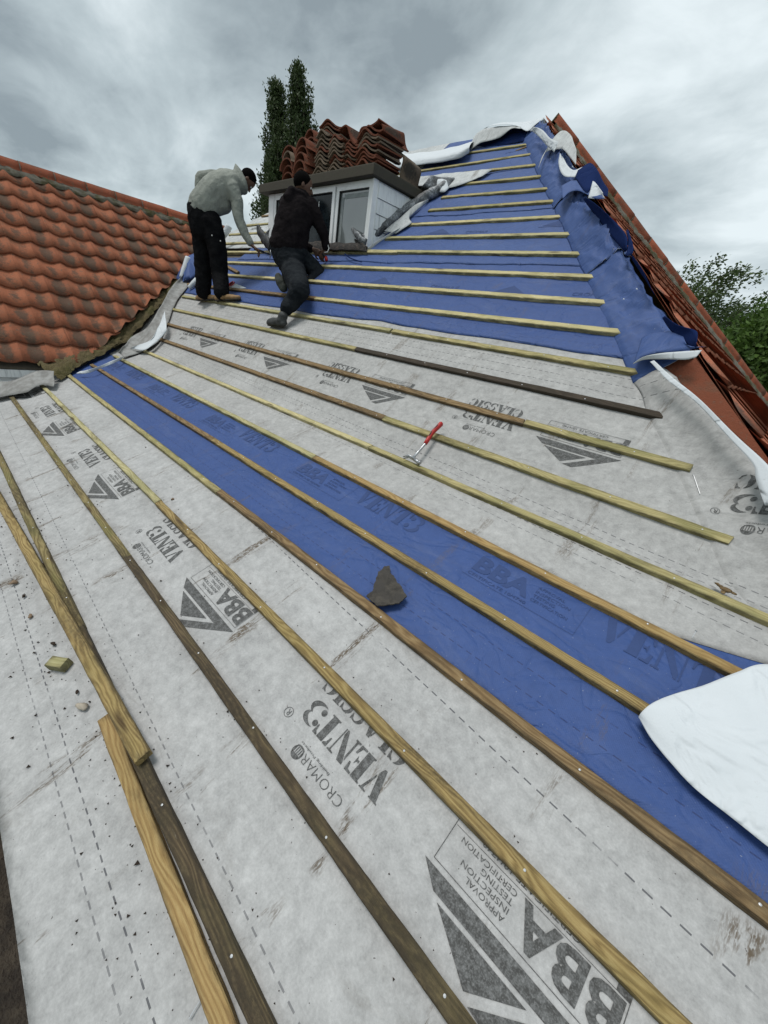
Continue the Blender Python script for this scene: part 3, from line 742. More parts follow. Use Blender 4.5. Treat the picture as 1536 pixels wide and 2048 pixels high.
for (x, y) in ((860, 577), (1142, 593)):
    u_, v_ = uv(x, y); lay('printed_wordmark', join(CRO, arcband(.29, .03, .02, .02, 0, 360, .02, .02, 14)), m_b1, u_, v_+.0, .009, M_INKB, flip=False)
for (x, y) in ((855, 472), (1085, 458)):
    u_, v_ = uv(x, y); lay('printed_triangle', TRI, m_b2, u_, v_, .012, M_INKB, flip=False, sv=.8)
u_, v_ = uv(930, 470); lay('printed_wordmark', join(CRO, stencil('VENT3', -.02, .34, -.10, -.03)), m_b2, u_, v_, .012, M_INKB, flip=False)
u_, v_ = uv(1072, 380); lay('printed_wordmark', stencil('VENT3', -.02, .34, -.10, -.03), m_b3, u_, v_, .015, M_INKB, flip=False)
u_, v_ = uv(1010, 312); lay('printed_wordmark', CRO, m_b4, u_, v_, .018, M_INKB, flip=False)
u_, v_ = uv(818, 345); lay('printed_approval_mark', fit(flat_text('BBA', .1, .004), 0, .22, 0, .09), m_gt, u_-.1, v_, .021, M_INK, flip=False)
u_, v_ = uv(505, 462); lay('printed_wordmark', stencil('VENT3', 0, .34, 0, .08), m_gl, u_-.1, v_, .014, M_INK, flip=False)

# ------------------------------------------------------------------ battens
NR = [0]
def batten(ua, va, ub, vb, wood, label, nails=True, h=0.0, hb=None, wd=.040, th=.026, name='roof_batten', cat='batten', group='timber battens nailed across the roof', ends=(0, 0), surf=True, seed=None):
    """a length of timber lying along the slope between two roof points; h = height of its top"""
    hb = h if hb is None else hb; NR[0] += 1; sd = seed or NR[0]; rnd = random.Random(sd*13)
    A, Bp = V((ua, va, 0)), V((ub, vb, 0)); L = (Bp-A).length; n = max(3, int(L/.035)); off = rnd.uniform(0, 40); offy = rnd.uniform(0, 3)
    d = (Bp-A).normalized(); sx = V((-d.y, d.x, 0)); vs = []; us = []; fs = []
    prof = [(-.5, -1), (-.5, -.12), (-.44, 0), (-.15, 0), (.15, 0), (.44, 0), (.5, -.12), (.5, -1)]
    K = len(prof); per = [0, .024, .027, .038, .05, .062, .065, .09]
    for i in range(n+1):
        f = i/n; c_ = A.lerp(Bp, f); x = f*L
        bow = .0035*nz(x*.7, sd*3.1)+.0012*nz(x*6, sd)
        ww = wd*(1+.05*nz(x*2.2, sd*1.7)+.03*nz(x*14, sd))
        cut = 0
        for k, (a, z) in enumerate(prof):
            ch = .0016*nz(x*11, k*1.3, sd)+.0010*nz(x*32, k, sd)
            e0 = ends[0]*a*wd if i == 0 else 0; e1 = ends[1]*a*wd if i == n else 0
            q = c_+sx*(a*ww+bow+ch)+d*(e0+e1)
            hh = h+(hb-h)*f+z*th+(.0010*nz(x*9, k*.8, sd) if z > -.5 else 0)
            vs.append(P3(q.x, q.y, hh)); us.append((x+off, per[k]+offy))
    for i in range(n):
        for k in range(K):
            k2 = (k+1) % K; fs.append((i*K+k, i*K+k2, (i+1)*K+k2, (i+1)*K+k))
    fs += [tuple(range(K)), tuple(n*K+k for k in range(K))[::-1]]
    o = mesh(name, vs, fs, WOODS[wood], False, us, label=label, cat=cat, group=group)
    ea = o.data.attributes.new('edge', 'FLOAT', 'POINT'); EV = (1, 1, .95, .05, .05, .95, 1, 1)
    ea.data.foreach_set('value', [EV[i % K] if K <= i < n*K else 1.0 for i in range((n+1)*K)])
    if nails:
        k0 = math.ceil((min(ua, ub)-.03+.385)/.405); u_ = k0*.405-.385
        while u_ < max(ua, ub):
            f = (u_-ua)/(ub-ua)
            if .01 < f < .99:
                vv = va+(vb-va)*f+rnd.uniform(-.008, .008); uu = u_+rnd.uniform(-.02, .02)
                P = P3(uu, vv, h+(hb-h)*f+.0012); nn = nrm(vv); t_ = V((1, 0, 0)); s_ = nn.cross(t_)
                vs = [P+(t_*cos(2*pi*k/8)+s_*sin(2*pi*k/8))*.0034 for k in range(8)]+[P+nn*.0012]
                mesh('nail_head', vs, [(k, (k+1) % 8, 8) for k in range(8)], M_NAIL, False, parent=o)
            u_ += .405
    return o
TONE = dict(F='fresh yellow green', Y='yellow grained', G='greenish brown', B='brown weathered', D='dark dirty', K='almost black', O='orange tinted', M='mossy mottled', P='pale straw coloured')
ORD = ['', 'lowest', 'second', 'third', 'fourth', 'fifth', 'sixth', 'seventh', 'eighth', 'ninth', 'tenth', 'eleventh', 'twelfth', 'thirteenth', 'fourteenth', 'fifteenth', 'sixteenth', 'seventeenth', 'eighteenth', 'nineteenth', 'twentieth']
ROWS = [  # row: list of (u_left, v_left, u_right, v_right, wood, where)
 [(-6.9, -.02, -1.75, -.002, 'M', 'left length'), (-1.75, -.002, 1.9, .006, 'D', 'under the loose battens')],
 [(-6.0, .297, -2.05, .298, 'M', 'left length'), (-2.05, .298, 1.62, .299, 'D', 'right length')],
 [(-6.07, .607, -2.42, .604, 'P', 'left length'), (-2.415, .600, 1.35, .594, 'Y', 'crossing the big words')],
 [(-6.228, .908, -2.2, .900, 'G', 'left length'), (-2.2, .900, 1.1, .893, 'B', 'beside the slate scrap')],
 [(-6.30, 1.212, -2.9, 1.205, 'B', 'left length on blue strip'), (-2.9, 1.205, .84, 1.187, 'Y', 'right length under white flap')],
 [(-6.40, 1.523, -2.02, 1.513, 'P', 'left length'), (-2.018, 1.512, .58, 1.500, 'O', 'right length')],
 [(-6.45, 1.848, -1.80, 1.825, 'F', 'left length'), (-1.797, 1.822, .34, 1.800, 'G', 'right length by hammer head')],
 [(-6.60, 2.129, -1.93, 2.11, 'B', 'left length'), (-1.928, 2.106, .117, 2.096, 'G', 'right length under hammer grip')],
 [(-6.75, 2.410, -1.00, 2.408, 'B', 'long left length'), (-.995, 2.410, -.134, 2.408, 'G', 'short right length')],
 [(-6.95, 2.709, -2.8, 2.704, 'G', 'left length'), (-2.8, 2.704, -.363, 2.695, 'K', 'blackened right length')],
 [(-7.15, 3.016, -2.62, 3.004, 'P', 'under the tan boots'), (-2.60, 3.0, -.562, 2.988, 'G', 'right length')],
 [(-7.5, 3.303, -4.05, 3.307, 'B', 'left length'), (-4.05, 3.307, -.825, 3.31, 'F', 'right length, lowest on the blue')],
 [(-7.9, 3.611, -3.0, 3.604, 'F', 'left length'), (-3.0, 3.604, -1.035, 3.598, 'F', 'right length')],
 [(-8.0, 3.943, -1.255, 3.893, 'F', 'running behind the kneeling man')],
 [(-8.2, 4.225, -3.55, 4.225, 'F', 'under the dormer apron'), (-4.15, 4.245, -1.46, 4.192, 'P', 'starting at dormer corner')],
 [(-8.45, 4.50, -6.42, 4.50, 'G', 'left of the dormer'), (-4.00, 4.518, -1.714, 4.493, 'P', 'right of the dormer')],
 [(-8.3, 4.80, -6.40, 4.80, 'G', 'left of the dormer'), (-3.93, 4.80, -1.937, 4.791, 'F', 'right of the dormer')],
 [(-8.15, 5.10, -6.40, 5.10, 'G', 'left of the dormer'), (-3.78, 5.108, -2.176, 5.089, 'G', 'right of the dormer')],
 [(-7.95, 5.40, -6.45, 5.40, 'B', 'left of the dormer'), (-3.80, 5.407, -2.37, 5.355, 'G', 'right of the dormer')],
 [(-3.98, 5.715, -2.568, 5.648, 'G', 'starting at the curled lead')],
 [(-7.5, 6.02, -4.35, 6.02, 'B', 'behind the tile stacks'), (-4.30, 6.03, -2.856, 5.948, 'G', 'ending at the hip')],
 [(-7.2, 6.33, -3.026, 6.256, 'G', 'long behind the tile stacks')],
 [(-4.75, 6.66, -3.272, 6.562, 'G', 'topmost')],
]
ORD += ['twenty-first', 'twenty-second', 'twenty-third']
for r_, row in enumerate(ROWS):
    for (ua, va, ub, vb, wd_, where) in row:
        batten(ua, va, ub, vb, wd_, f'{TONE[wd_]} batten, {ORD[r_+1]} row from the eaves, {where}', h=0.0 if r_ < 11 else .008, wd=.041 if r_ < 6 else (.043 if r_ < 11 else .048), th=.028 if r_ < 11 else .036, ends=(0, random.choice((0, .15, -.2))))
batten(-3.42, 6.45, -3.36+.22, 6.62, 'B', 'short timber peg standing slanted between the two top battens', nails=False, wd=.03, name='timber_offcut', cat='offcut', group=None)
# loose timbers at lower left
b1 = batten(-3.75, -.118, -.965, .016, 'Y', 'long loose knotty batten lying across the mossy eaves batten', nails=False, h=.006, hb=.036, wd=.048, th=.026, name='loose_batten', group='loose battens lying near the eaves')
b2 = batten(-1.235, -.040, .35, -.075, 'O', 'loose orange batten lying tight against the dark eaves batten', nails=False, h=-.001, hb=-.001, wd=.044, th=.026, name='loose_batten', group='loose battens lying near the eaves')
ub, vb_ = uv(124, 1332)
batten(ub-.030, vb_-.022, ub+.035, vb_+.020, 'P', 'small sawn block of timber on the grey membrane', nails=False, h=.010, wd=.045, th=.036, name='timber_offcut', cat='offcut', group=None)
# ================================================================== DORMER (part of the house)
DX0, DX1, DY = -6.33, -4.12, 3.64
DZ0, DZ1 = 2.16, 2.90
dm = MB()
dm.box(((DX0+DX1)/2, DY+.02, (DZ0+DZ1)/2), (1, 0, 0), (0, 1, 0), (0, 0, 1), DX1-DX0, .03, .001)
# the opening surround is one mesh: posts, head, sill
f = MB(); Z = (0, 0, 1); X = (1, 0, 0); Y = (0, 1, 0)
XW = [atY(x_, 430, DY).x for x_ in (551, 611, 673, 743)]
f.box(((DX0+XW[0])/2, DY, 2.53), X, Y, Z, XW[0]-DX0, .07, .74); f.box(((DX1+XW[3])/2, DY-.004, 2.53), X, Y, Z, DX1-XW[3], .078, .74)
f.box(((XW[0]+XW[3])/2, DY, 2.888), X, Y, Z, XW[3]-XW[0]-.002, .064, .024)
f.box(((DX0+DX1)/2, DY-.02, 2.175), X, Y, Z, DX1-DX0+.02, .12, .05)
dormer = f.build('dormer', M_UPVC, house, label=None)
gl = NT('window_glass'); c_ = gl.obj(); g1 = gl.noise(c_, 1.2, 3)
gl.b.inputs['Transmission Weight'].default_value = 0; M_GLASS = gl.fin(gl.mix(g1, (.10, .115, .12), (.20, .22, .22)), .06, spec=1.0); gl.b.inputs['Coat Weight'].default_value = .6  # grey base colour carries a painted sky reflection in the pane
gl = NT('dark_glass'); c_ = gl.obj(); g1 = gl.noise(gl.map(c_, (1, 1, 1)), 9, 5, .7)
M_GLASSD = gl.fin(gl.mix(gl.step(g1, .45, .55), (.004, .007, .010), (.010, .016, .02)), .12, spec=.22)  # darker copy, painted for the pane that mirrors less sky
M_SEAL = simple('rubber_seal', (.02, .02, .02), .6, bump=0)
M_BLIND = simple('blind_cloth', (.30, .33, .33), .9, bump=0)
for i, (x0, x1, mt) in enumerate(((XW[0], XW[1], M_GLASS), (XW[1], XW[2], M_GLASSD), (XW[2], XW[3], M_GLASS))):
    z0, z1 = 2.202, 2.876; fw = .048; b = MB(); yy = DY-.006 if i != 1 else DY-.022
    for (cx_, cz_, sx_, sz_) in (((x0+x1)/2, z1-fw/2, x1-x0-.012, fw), ((x0+x1)/2, z0+fw/2, x1-x0-.012, fw), (x0+.006+fw/2, (z0+z1)/2, fw, z1-z0-2*fw), (x1-.006-fw/2, (z0+z1)/2, fw, z1-z0-2*fw)):
        b.box((cx_, yy, cz_), X, Y, Z, sx_, .05, sz_)
    wf = b.build('window', M_UPVC, dormer)
    b = MB(); g = .008
    a0, a1, c0, c1_ = x0+.006+fw, x1-.006-fw, z0+fw, z1-fw
    for (cx_, cz_, sx_, sz_) in (((a0+a1)/2, c1_-g/2, a1-a0, g), ((a0+a1)/2, c0+g/2, a1-a0, g), (a0+g/2, (c0+c1_)/2, g, c1_-c0-2*g), (a1-g/2, (c0+c1_)/2, g, c1_-c0-2*g)):
        b.box((cx_, yy-.006, cz_), X, Y, Z, sx_, .02, sz_)
    b.build('window_seal', M_SEAL, dormer)
    mesh('window_pane', [(a0+g, yy+.004, c0+g), (a1-g, yy+.004, c0+g), (a1-g, yy+.004, c1_-g), (a0+g, yy+.004, c1_-g), (a0+g, yy+.010, c0+g), (a1-g, yy+.010, c0+g), (a1-g, yy+.010, c1_-g), (a0+g, yy+.010, c1_-g)],
         [(0, 1, 2, 3), (5, 4, 7, 6), (0, 4, 5, 1), (3, 2, 6, 7), (0, 3, 7, 4), (1, 5, 6, 2)], mt, parent=dormer)
    if i == 1:   # the white scroll ornament hanging behind the glass
        b = MB(); cx_, cz_ = atY(641, 435, DY).x, 2.55
        b.tube([(cx_-.02, yy-.002, cz_+.20), (cx_-.02, yy-.002, cz_+.08), (cx_-.045, yy-.002, cz_+.04), (cx_-.03, yy-.002, cz_+.0), (cx_+.0, yy-.002, cz_+.03), (cx_+.012, yy-.002, cz_-.03), (cx_-.02, yy-.002, cz_-.075), (cx_-.05, yy-.002, cz_-.05)], .004, 6)
        b.tube([(cx_+.012, yy-.002, cz_-.02), (cx_+.06, yy-.002, cz_-.015), (cx_+.10, yy-.002, cz_-.03)], .004, 6)
        b.build('scroll_ornament', M_UPVC, dormer, True)
    if i == 2:
        b = MB(); b.box((a0+.05, yy+.0015, (c0+c1_)/2-.01), X, Y, Z, .045, .002, c1_-c0-.10); b.box(((a0+a1)/2+.03, yy+.0015, c1_-.055), X, Y, Z, a1-a0-.10, .002, .045)
        b.build('blind', M_BLIND, dormer)
# cheek: boards with grooves, triangle between flat roof and slope
def zroof(y): return ZB+(y-YB)*TT
for xs in (DX1, DX0):
    b = MB(); z = DZ0-.02; k = 0
    while z < DZ1:
        zt = min(z+.150, DZ1); y1 = YB+(z-ZB)/TT+.03; y2 = YB+(zt-ZB)/TT+.03; y0_ = DY+.036
        if y2 > y0_:
            y1 = max(y1, y0_+.002); s_ = 1 if xs == DX1 else -1; x_ = xs+s_*(.006); q = [(x_+s_*.010, y0_, z), (x_+s_*.010, y1, z), (x_, y2, zt-.006), (x_, y0_, zt-.006)]
            q2 = [(p[0]-s_*.03, p[1], p[2]) for p in q]
            b.add([V(p) for p in q+q2], [(0, 1, 2, 3), (7, 6, 5, 4), (0, 4, 5, 1), (3, 2, 6, 7), (1, 5, 6, 2), (0, 3, 7, 4)])
        z += .150; k += 1
    b.build('cheek_boarding', M_BOARD, dormer)
b = MB(); b.box(((DX0+DX1)/2, 4.20, 2.55), X, Y, Z, DX1-DX0-.08, 1.04, .62); b.build('dormer_core', M_DECK, dormer)
RZ0, RZ1 = 2.905, 3.005
b = MB(); b.box((-5.265, 4.05, (RZ0+RZ1)/2), X, Y, Z, 2.40, 1.06, RZ1-RZ0); b.box((-5.265, 4.05, RZ1+.008), X, Y, Z, 2.36, 1.02, .012)
o = b.build('flat_roof', M_FELT, dormer)
bv = o.modifiers.new('b', 'BEVEL'); bv.width = .008; bv.segments = 2

# ------------------------------------------------------------------ lumpy rolls and free sheets
def lump_tube(name, pts, rad, mat, seed, amp=.3, n=14, flat=1.0, parent=None, **kw):
    pts = [V(p) for p in pts]; fine = []
    for i in range(len(pts)-1):
        m_ = max(2, int((pts[i+1]-pts[i]).length/.02))
        for j in range(m_): fine.append((pts[i].lerp(pts[i+1], j/m_), rad[i]+(rad[i+1]-rad[i])*j/m_))
    fine.append((pts[-1], rad[-1]))
    # smooth the line
    P = [p for p, _ in fine]
    for _ in range(6): P = [P[0]]+[(P[i-1]+P[i]*2+P[i+1])/4 for i in range(1, len(P)-1)]+[P[-1]]
    b = MB(); b.tube(P, [r for _, r in fine], n, flat=flat); vs = []
    for i, v in enumerate(b.v):
        c = P[i//n]; d = v-c; q = v*14
        vs.append(c+d*(1+amp*(nz(q.x, q.y, q.z+seed)+.6*abs(nz(q.x*2.3, q.y*2.3, q.z*2.3+seed)))))
    return mesh(name, vs, b.f, mat, True, b.uv, parent, **kw)
def catmull(pts, n):
    pts = [V(p) for p in pts]; out = []
    ext = [pts[0]*2-pts[1]]+pts+[pts[-1]*2-pts[-2]]
    for q in range(n+1):
        f = q/n*(len(pts)-1); i = min(int(f), len(pts)-2); t = f-i; a, b_, c, d = ext[i:i+4]
        out.append(.5*((2*b_)+(c-a)*t+(2*a-5*b_+4*c-d)*t*t+(3*b_-a-3*c+d)*t**3))
    return out
def flap(name, rails, n, m, top, under, seed=1, amp=.004, th=.002, parent=None, **kw):
    """free sheet through several rails (lists of points); top = first material, under = material of the other face"""
    rs = [catmull(r, n) for r in rails]; vs = []; us = []; fs = []
    for i in range(n+1):
        col_ = catmull([r[i] for r in rs], m)
        for j in range(m+1):
            p = col_[j]; q = p*5
            vs.append(p+V((nz(q.x, q.y, q.z+seed), nz(q.y, q.z, q.x+seed), nz(q.z, q.x, q.y+seed)))*amp); us.append((p.x, p.y))
    for i in range(n):
        for j in range(m): a = i*(m+1)+j; fs.append((a, a+1, a+m+2, a+m+1))
    o = mesh(name, vs, fs, None, True, us, parent, mats=[top, under], **kw)
    s = o.modifiers.new('thick', 'SOLIDIFY'); s.thickness = th; s.offset = 0; s.material_offset = 1; s.material_offset_rim = 1
    return o
def C(x, y, Y_): return atY(x, y, Y_)         # a photo point on the vertical plane Y = Y_

M_FELTG = simple('old_felt', (.19, .185, .175), .9, col2=(.30, .30, .29), scale=12)
# --- lead flashing peeled up along the dormer cheek
lead = empty('lead_flashing', rp(720, 490, 0), 'crumpled grey lead flashing peeled up in a roll along the dormer cheek', 'flashing')
def L3(x, y, h): return rp(x, y, h)
lump_tube('lead_roll', [L3(726, 478, .07), L3(745, 470, .06), L3(775, 448, .055), L3(805, 425, .05), L3(835, 402, .05), L3(862, 388, .05), L3(890, 372, .04), L3(908, 358, .03)], [.045, .055, .055, .05, .052, .055, .055, .02], M_LEAD, 3, .28, parent=lead, flat=.75)
lump_tube('lead_lip', [L3(704, 458, .14), L3(712, 468, .13), L3(722, 480, .10), L3(732, 486, .06)], [.018, .032, .04, .035], M_LEAD, 9, .35, parent=lead, flat=.5)
lump_tube('lead_lip', [L3(708, 478, .05), L3(722, 492, .05), L3(734, 496, .03)], [.012, .03, .02], M_GRIME, 12, .4, parent=lead, flat=.6)
flap('lead_tail', [[L3(842, 378, .10), L3(848, 368, .16), L3(862, 352, .17), L3(874, 354, .12)], [L3(850, 388, .03), L3(862, 378, .08), L3(876, 366, .08), L3(905, 356, .05)], [L3(862, 392, .0), L3(878, 382, .02), L3(895, 372, .01), L3(912, 358, .0)]], 14, 10, M_LEAD, M_LEAD, 4, .016, .003, parent=lead)
# --- grimy apron below the window
ap = empty('window_apron', rp(690, 495, 0), 'black grimy lead apron lying below the dormer window', 'flashing')
flap('apron_sheet', [[C(560, 497, 3.50), C(620, 498, 3.50), C(660, 500, 3.50), C(700, 502, 3.49), C(733, 501, 3.49)], [C(560, 489, 3.53), C(620, 489, 3.53), C(660, 490, 3.53), C(700, 491, 3.52), C(728, 490, 3.52)], [C(560, 483, 3.60), C(620, 483, 3.60), C(660, 485, 3.60), C(700, 486, 3.59), C(722, 485, 3.58)]], 60, 12, M_GRIME, M_GRIME, 5, .020, .006, parent=ap)
# cable tie curl on blue below the apron
cb_ = lump_tube('cut_strap', [L3(690, 508, .02), L3(698, 515, .03), L3(710, 520, .02), L3(723, 524, .01)], [.006, .006, .006, .005], M_BLUED, 2, .1, 6, label='thin dark blue strap curling below the window apron', cat='strap')

# --- grey and white scraps beside the lead
flap('membrane_scrap', [[L3(733, 496, .03), L3(760, 478, .04), L3(790, 462, .03), L3(806, 452, .02)], [L3(738, 500, .0), L3(765, 480, .02), L3(785, 470, .0), L3(792, 462, .0)]], 22, 4, M_GREY2, M_WHITE, 6, .012, label='torn grey membrane tongue below the lower end of the lead roll', cat='membrane')
flap('membrane_scrap', [[L3(768, 462, .05), L3(800, 436, .06), L3(830, 410, .06), L3(856, 398, .04)], [L3(792, 466, .01), L3(822, 446, .02), L3(818, 436, .02), L3(856, 402, .01)]], 26, 5, M_GREY2, M_WHITE, 8, .010, label='torn grey membrane tongue beside the middle of the lead roll', cat='membrane')
flap('membrane_scrap', [[L3(868, 362, .10), L3(880, 358, .11), L3(893, 360, .09)], [L3(876, 385, .03), L3(888, 384, .03), L3(897, 376, .03)]], 10, 5, M_WHITE, M_WHITE, 3, .012, label='small crumpled white scrap poking from the top of the lead roll', cat='membrane')
flap('membrane_scrap', [[L3(800, 352, .02), L3(850, 352, .03), L3(900, 346, .03), L3(985, 338, .02)], [L3(812, 372, .04), L3(860, 372, .04), L3(900, 376, .02), L3(965, 352, .02)]], 26, 6, M_GREY2, M_WHITE, 13, .010, label='grey membrane patch showing through between the upper blue battens', cat='membrane')

# --- membrane folded over the ridge
Yr = 5.78
rf = empty('ridge_membrane', (-4.7, Yr, 4.1), 'long white backed membrane folded loosely along the main ridge', 'membrane')
flap('folded_sheet', [
  [rp(786, 336, .05), rp(830, 331, .05), rp(880, 325, .05), rp(915, 318, .05), rp(938, 306, .06)],
  [rp(788, 324, .08), rp(830, 318, .08), rp(880, 310, .09), rp(915, 302, .10), rp(940, 290, .12)],
  [atY(790, 308, 5.80), atY(830, 304, 5.80), atY(880, 298, 5.80), atY(915, 290, 5.80), atY(952, 280, 5.80)],
  [atY(790, 306, 6.0), atY(830, 302, 6.0), atY(880, 296, 6.0), atY(915, 288, 6.0), atY(955, 276, 6.0)]], 30, 12, M_WHITE, M_WHITE, 2, .010, parent=rf)
flap('lifted_fold', [
  [C(934, 306, 5.46), C(962, 286, 5.42), C(998, 276, 5.42), C(1022, 258, 5.40), C(1040, 258, 5.38)],
  [C(936, 304, 5.60), C(952, 268, 5.55), C(985, 254, 5.52), C(1018, 252, 5.48), C(1042, 254, 5.44)],
  ], 30, 6, M_GREY2, M_GREY2, 7, .010, parent=rf)
flap('white_fold', [
  [C(940, 288, 5.72), C(968, 258, 5.60), C(990, 250, 5.50), C(1028, 250, 5.44), C(1054, 262, 5.40), C(1070, 250, 5.4), C(1086, 237, 5.4)],
  [C(948, 282, 5.95), C(975, 254, 5.90), C(1000, 246, 5.85), C(1030, 244, 5.80), C(1056, 242, 5.70), C(1072, 238, 5.6), C(1088, 236, 5.5)]], 34, 6, M_WHITE, M_WHITE, 9, .006, parent=rf)
flap('grey_corner', [[C(1074, 250, 5.42), C(1080, 244, 5.42), C(1088, 236, 5.42)], [C(1078, 256, 5.45), C(1086, 254, 5.45), C(1091, 246, 5.45)]], 8, 4, M_GREY2, M_WHITE, 2, .004, parent=rf)
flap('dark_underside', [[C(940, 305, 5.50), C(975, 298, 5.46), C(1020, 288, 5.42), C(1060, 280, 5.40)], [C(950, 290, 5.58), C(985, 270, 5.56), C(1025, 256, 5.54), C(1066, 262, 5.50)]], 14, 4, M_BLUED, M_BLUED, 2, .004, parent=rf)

# --- membrane draped over the right hip
HD = V((1, -1, -TT)).normalized()
nM = V((0, -sin(TU), cos(TU))); nE = V((sin(TU), 0, cos(TU))); nB = (nM+nE).normalized()
dM = nM.cross(HD).normalized()
if dM.x > 0: dM = -dM
dE = nE.cross(HD).normalized()
if dE.y < 0: dE = -dE
HL = lambda s: APEX+HD*s if s < HS_B else APEX+HD*HS_B+HD2*(s-HS_B)
# below the kick of the roof the hip flattens
HS_B = (APEX.z-ZB)/(-HD.z)
HD2 = V((1, -1, -tan(TL))).normalized()
def hip_s(v):     # hip parameter at slope coordinate v
    P = P3(0, v); 
    return (APEX.y-P.y)/(-HD.y) if v >= VB else HS_B+(YB-P.y)/(-HD2.y)
def lerp_tab(tab, x):
    if x >= tab[0][0]: return tab[0][1]
    for (x0, y0), (x1, y1) in zip(tab, tab[1:]):
        if x >= x1: return y1+(y0-y1)*(x-x1)/(x0-x1)
    return tab[-1][1]
E_BLUE = [(7.2, -.14), (6.8, -.155), (6.03, -.13), (5.5, -.125), (5.08, -.165), (4.7, -.165), (4.4, -.155), (4.1, -.125), (3.82, -.14), (3.53, -.13), (3.35, -.115), (3.11, -.10), (2.9, -.09)]
E_GREY = [(3.3, -.20), (2.99, -.19), (2.84, -.165), (2.72, -.125), (2.585, -.085), (2.49, -.066), (2.37, -.083), (2.28, -.097), (1.9, -.08), (-.4, -.06)]
def s_to_v(s):
    return VB+(APEX.y-HD_y(s)-YB)/cos(TU) if s < HS_B else VB-(s-HS_B)*(-HD2.y)/cos(TL)
def HD_y(s): return -HD.y*s
def drape(name, v_a, v_b, lift, mat, seed, tab, bul=.07, wav=.012, below=.085, rough=1.0, base=.01, top_v=99, top_w=.3, **kw):
    s0, s1 = hip_s(v_a), hip_s(v_b); n = int((s1-s0)/.028); m_ = 34; vs = []; us = []; fs = []
    for i in range(n+1):
        f = i/n; s = s0+(s1-s0)*f; te = lerp_tab(tab, s_to_v(s)); tc = te-.022; t0 = -.32+.02*nz(i*.13, seed+9); t1 = te+below*(1+.5*nz(i*.21, seed))
        for j in range(m_+1):
            g = j/m_; t = t0+(t1-t0)*g; P = HL(s)
            Q = P+dM*(-t) if t < 0 else P+dE*t
            x = t-tc; k = math.exp(-(x/(.066 if x < 0 else .060))**2)
            crease = -.0035*math.exp(-((t+.215)/.035)**2)
            w1 = nz(s*2.3+seed, t*6, seed)*1.1+(1-min(1, abs(nz(s*4.2-t*13, t*5, seed+2))*3.2))**2*1.25*rough+(1-min(1, abs(nz(s*7.5+t*20, t*9, seed+4))*3.0))**2*.7*rough-.45
            env = min(1, max(0, (t-t0)/.07))
            vq = VB+(Q.y-YB)/cos(TU); tp = min(1, max(0.05, (top_v-vq)/top_w))
            bl = min(1, max(0, (t+.12)/.12)); q = Q+nM.lerp(nB, bl).normalized()*(MEM+base+wrinkle(Q.x, vq)*(1-env))+nB*(lift*min(1, max(0, (t-t0)/.06))+tp*(bul*(.85+.30*nz(s*1.6, 4.4))*k+crease+wav*w1*env*(.35+.9*k)))
            if j < 3: q = q-nM*(.014, .010, .004)[j]
            vs.append(q); us.append((Q.x, VB+(Q.y-YB)/cos(TU) if s < HS_B else VB-(YB-Q.y)/cos(TL)))
    for i in range(n):
        for j in range(m_): a = i*(m_+1)+j; fs.append((a, a+m_+1, a+m_+2, a+1))
    o = mesh(name, vs, fs, None, True, us, mats=[mat, M_WHITE], **kw)
    md = o.modifiers.new('thick', 'SOLIDIFY'); md.thickness = .0018; md.offset = -1; md.material_offset = 1; md.material_offset_rim = 1
    return o
G_D = 'membranes draped over the right hip'
d_grey = drape('hip_membrane', 3.10, -.3, .002, M_GREY1, 3, E_GREY, top_v=3.12, top_w=.22, bul=.092, wav=.012, rough=.4, base=.0065, label='grey printed membrane with a long fold draped over the lower right hip', cat='membrane', group=G_D)
d_b1 = drape('hip_membrane', 4.20, 3.10, .036, M_BLUE2, 13, E_BLUE, bul=.092, wav=.028, rough=.6, base=.0100, label='lowest blue membrane draped over the hip, its bottom edge sticking out over the tiles', cat='membrane', group=G_D)
d_b2 = drape('hip_membrane', 5.26, 4.10, .046, M_BLUE2, 23, E_BLUE, bul=.085, wav=.034, base=.0158, label='wrinkled blue membrane draped over the middle of the right hip', cat='membrane', group=G_D)
d_b3 = drape('hip_membrane', 7.10, 5.15, .056, M_BLUE2, 33, E_BLUE, top_v=7.2, top_w=.5, bul=.07, wav=.036, base=.019, label='heavily crumpled blue membrane draped over the hip near the ridge', cat='membrane', group=G_D)
# loose curled tails of those membranes; points are on vertical planes just beyond the hip
def H3(x, y, off=0.0):
    """photo point on the loose membrane layer floating over the hip"""
    return rp(x, y, .125+off*.45+.03*(y < 420))
def tail(rails, n, m, top, under, label, seed, amp=.004):
    return flap('membrane_tail', rails, n, m, top, under, seed, amp, label=label, cat='membrane', group='curled loose ends of the hip membranes')
tail([[H3(1060, 262), H3(1072, 268), H3(1090, 288), H3(1108, 305)], [H3(1068, 254, .1), H3(1082, 258, .1), H3(1100, 276, .12), H3(1116, 284, .12)]], 12, 4, M_WHITE, M_WHITE, 'narrow white strip edge just below the ridge end, first curl from the top', 1)
tail([[H3(1076, 338, -.1), H3(1090, 305, -.1), H3(1120, 298, 0), H3(1128, 300, .05), H3(1152, 330, .1)], [H3(1078, 332, -.1), H3(1100, 286, -.05), H3(1122, 262, 0), H3(1140, 268, .1), H3(1153, 300, .15)]], 22, 7, M_GREY2, M_GREY2, 'grey white twisted flap standing up, second curl from the top', 4)
tail([[H3(1120, 306, .0), H3(1117, 330, .0), H3(1128, 352, .0), H3(1150, 355, .02)], [H3(1124, 312, .05), H3(1136, 332, .06), H3(1148, 341, .05), H3(1165, 334, .06)]], 14, 5, M_WHITE, M_WHITE, 'bright white triangular curl above the dark blue flap', 5)
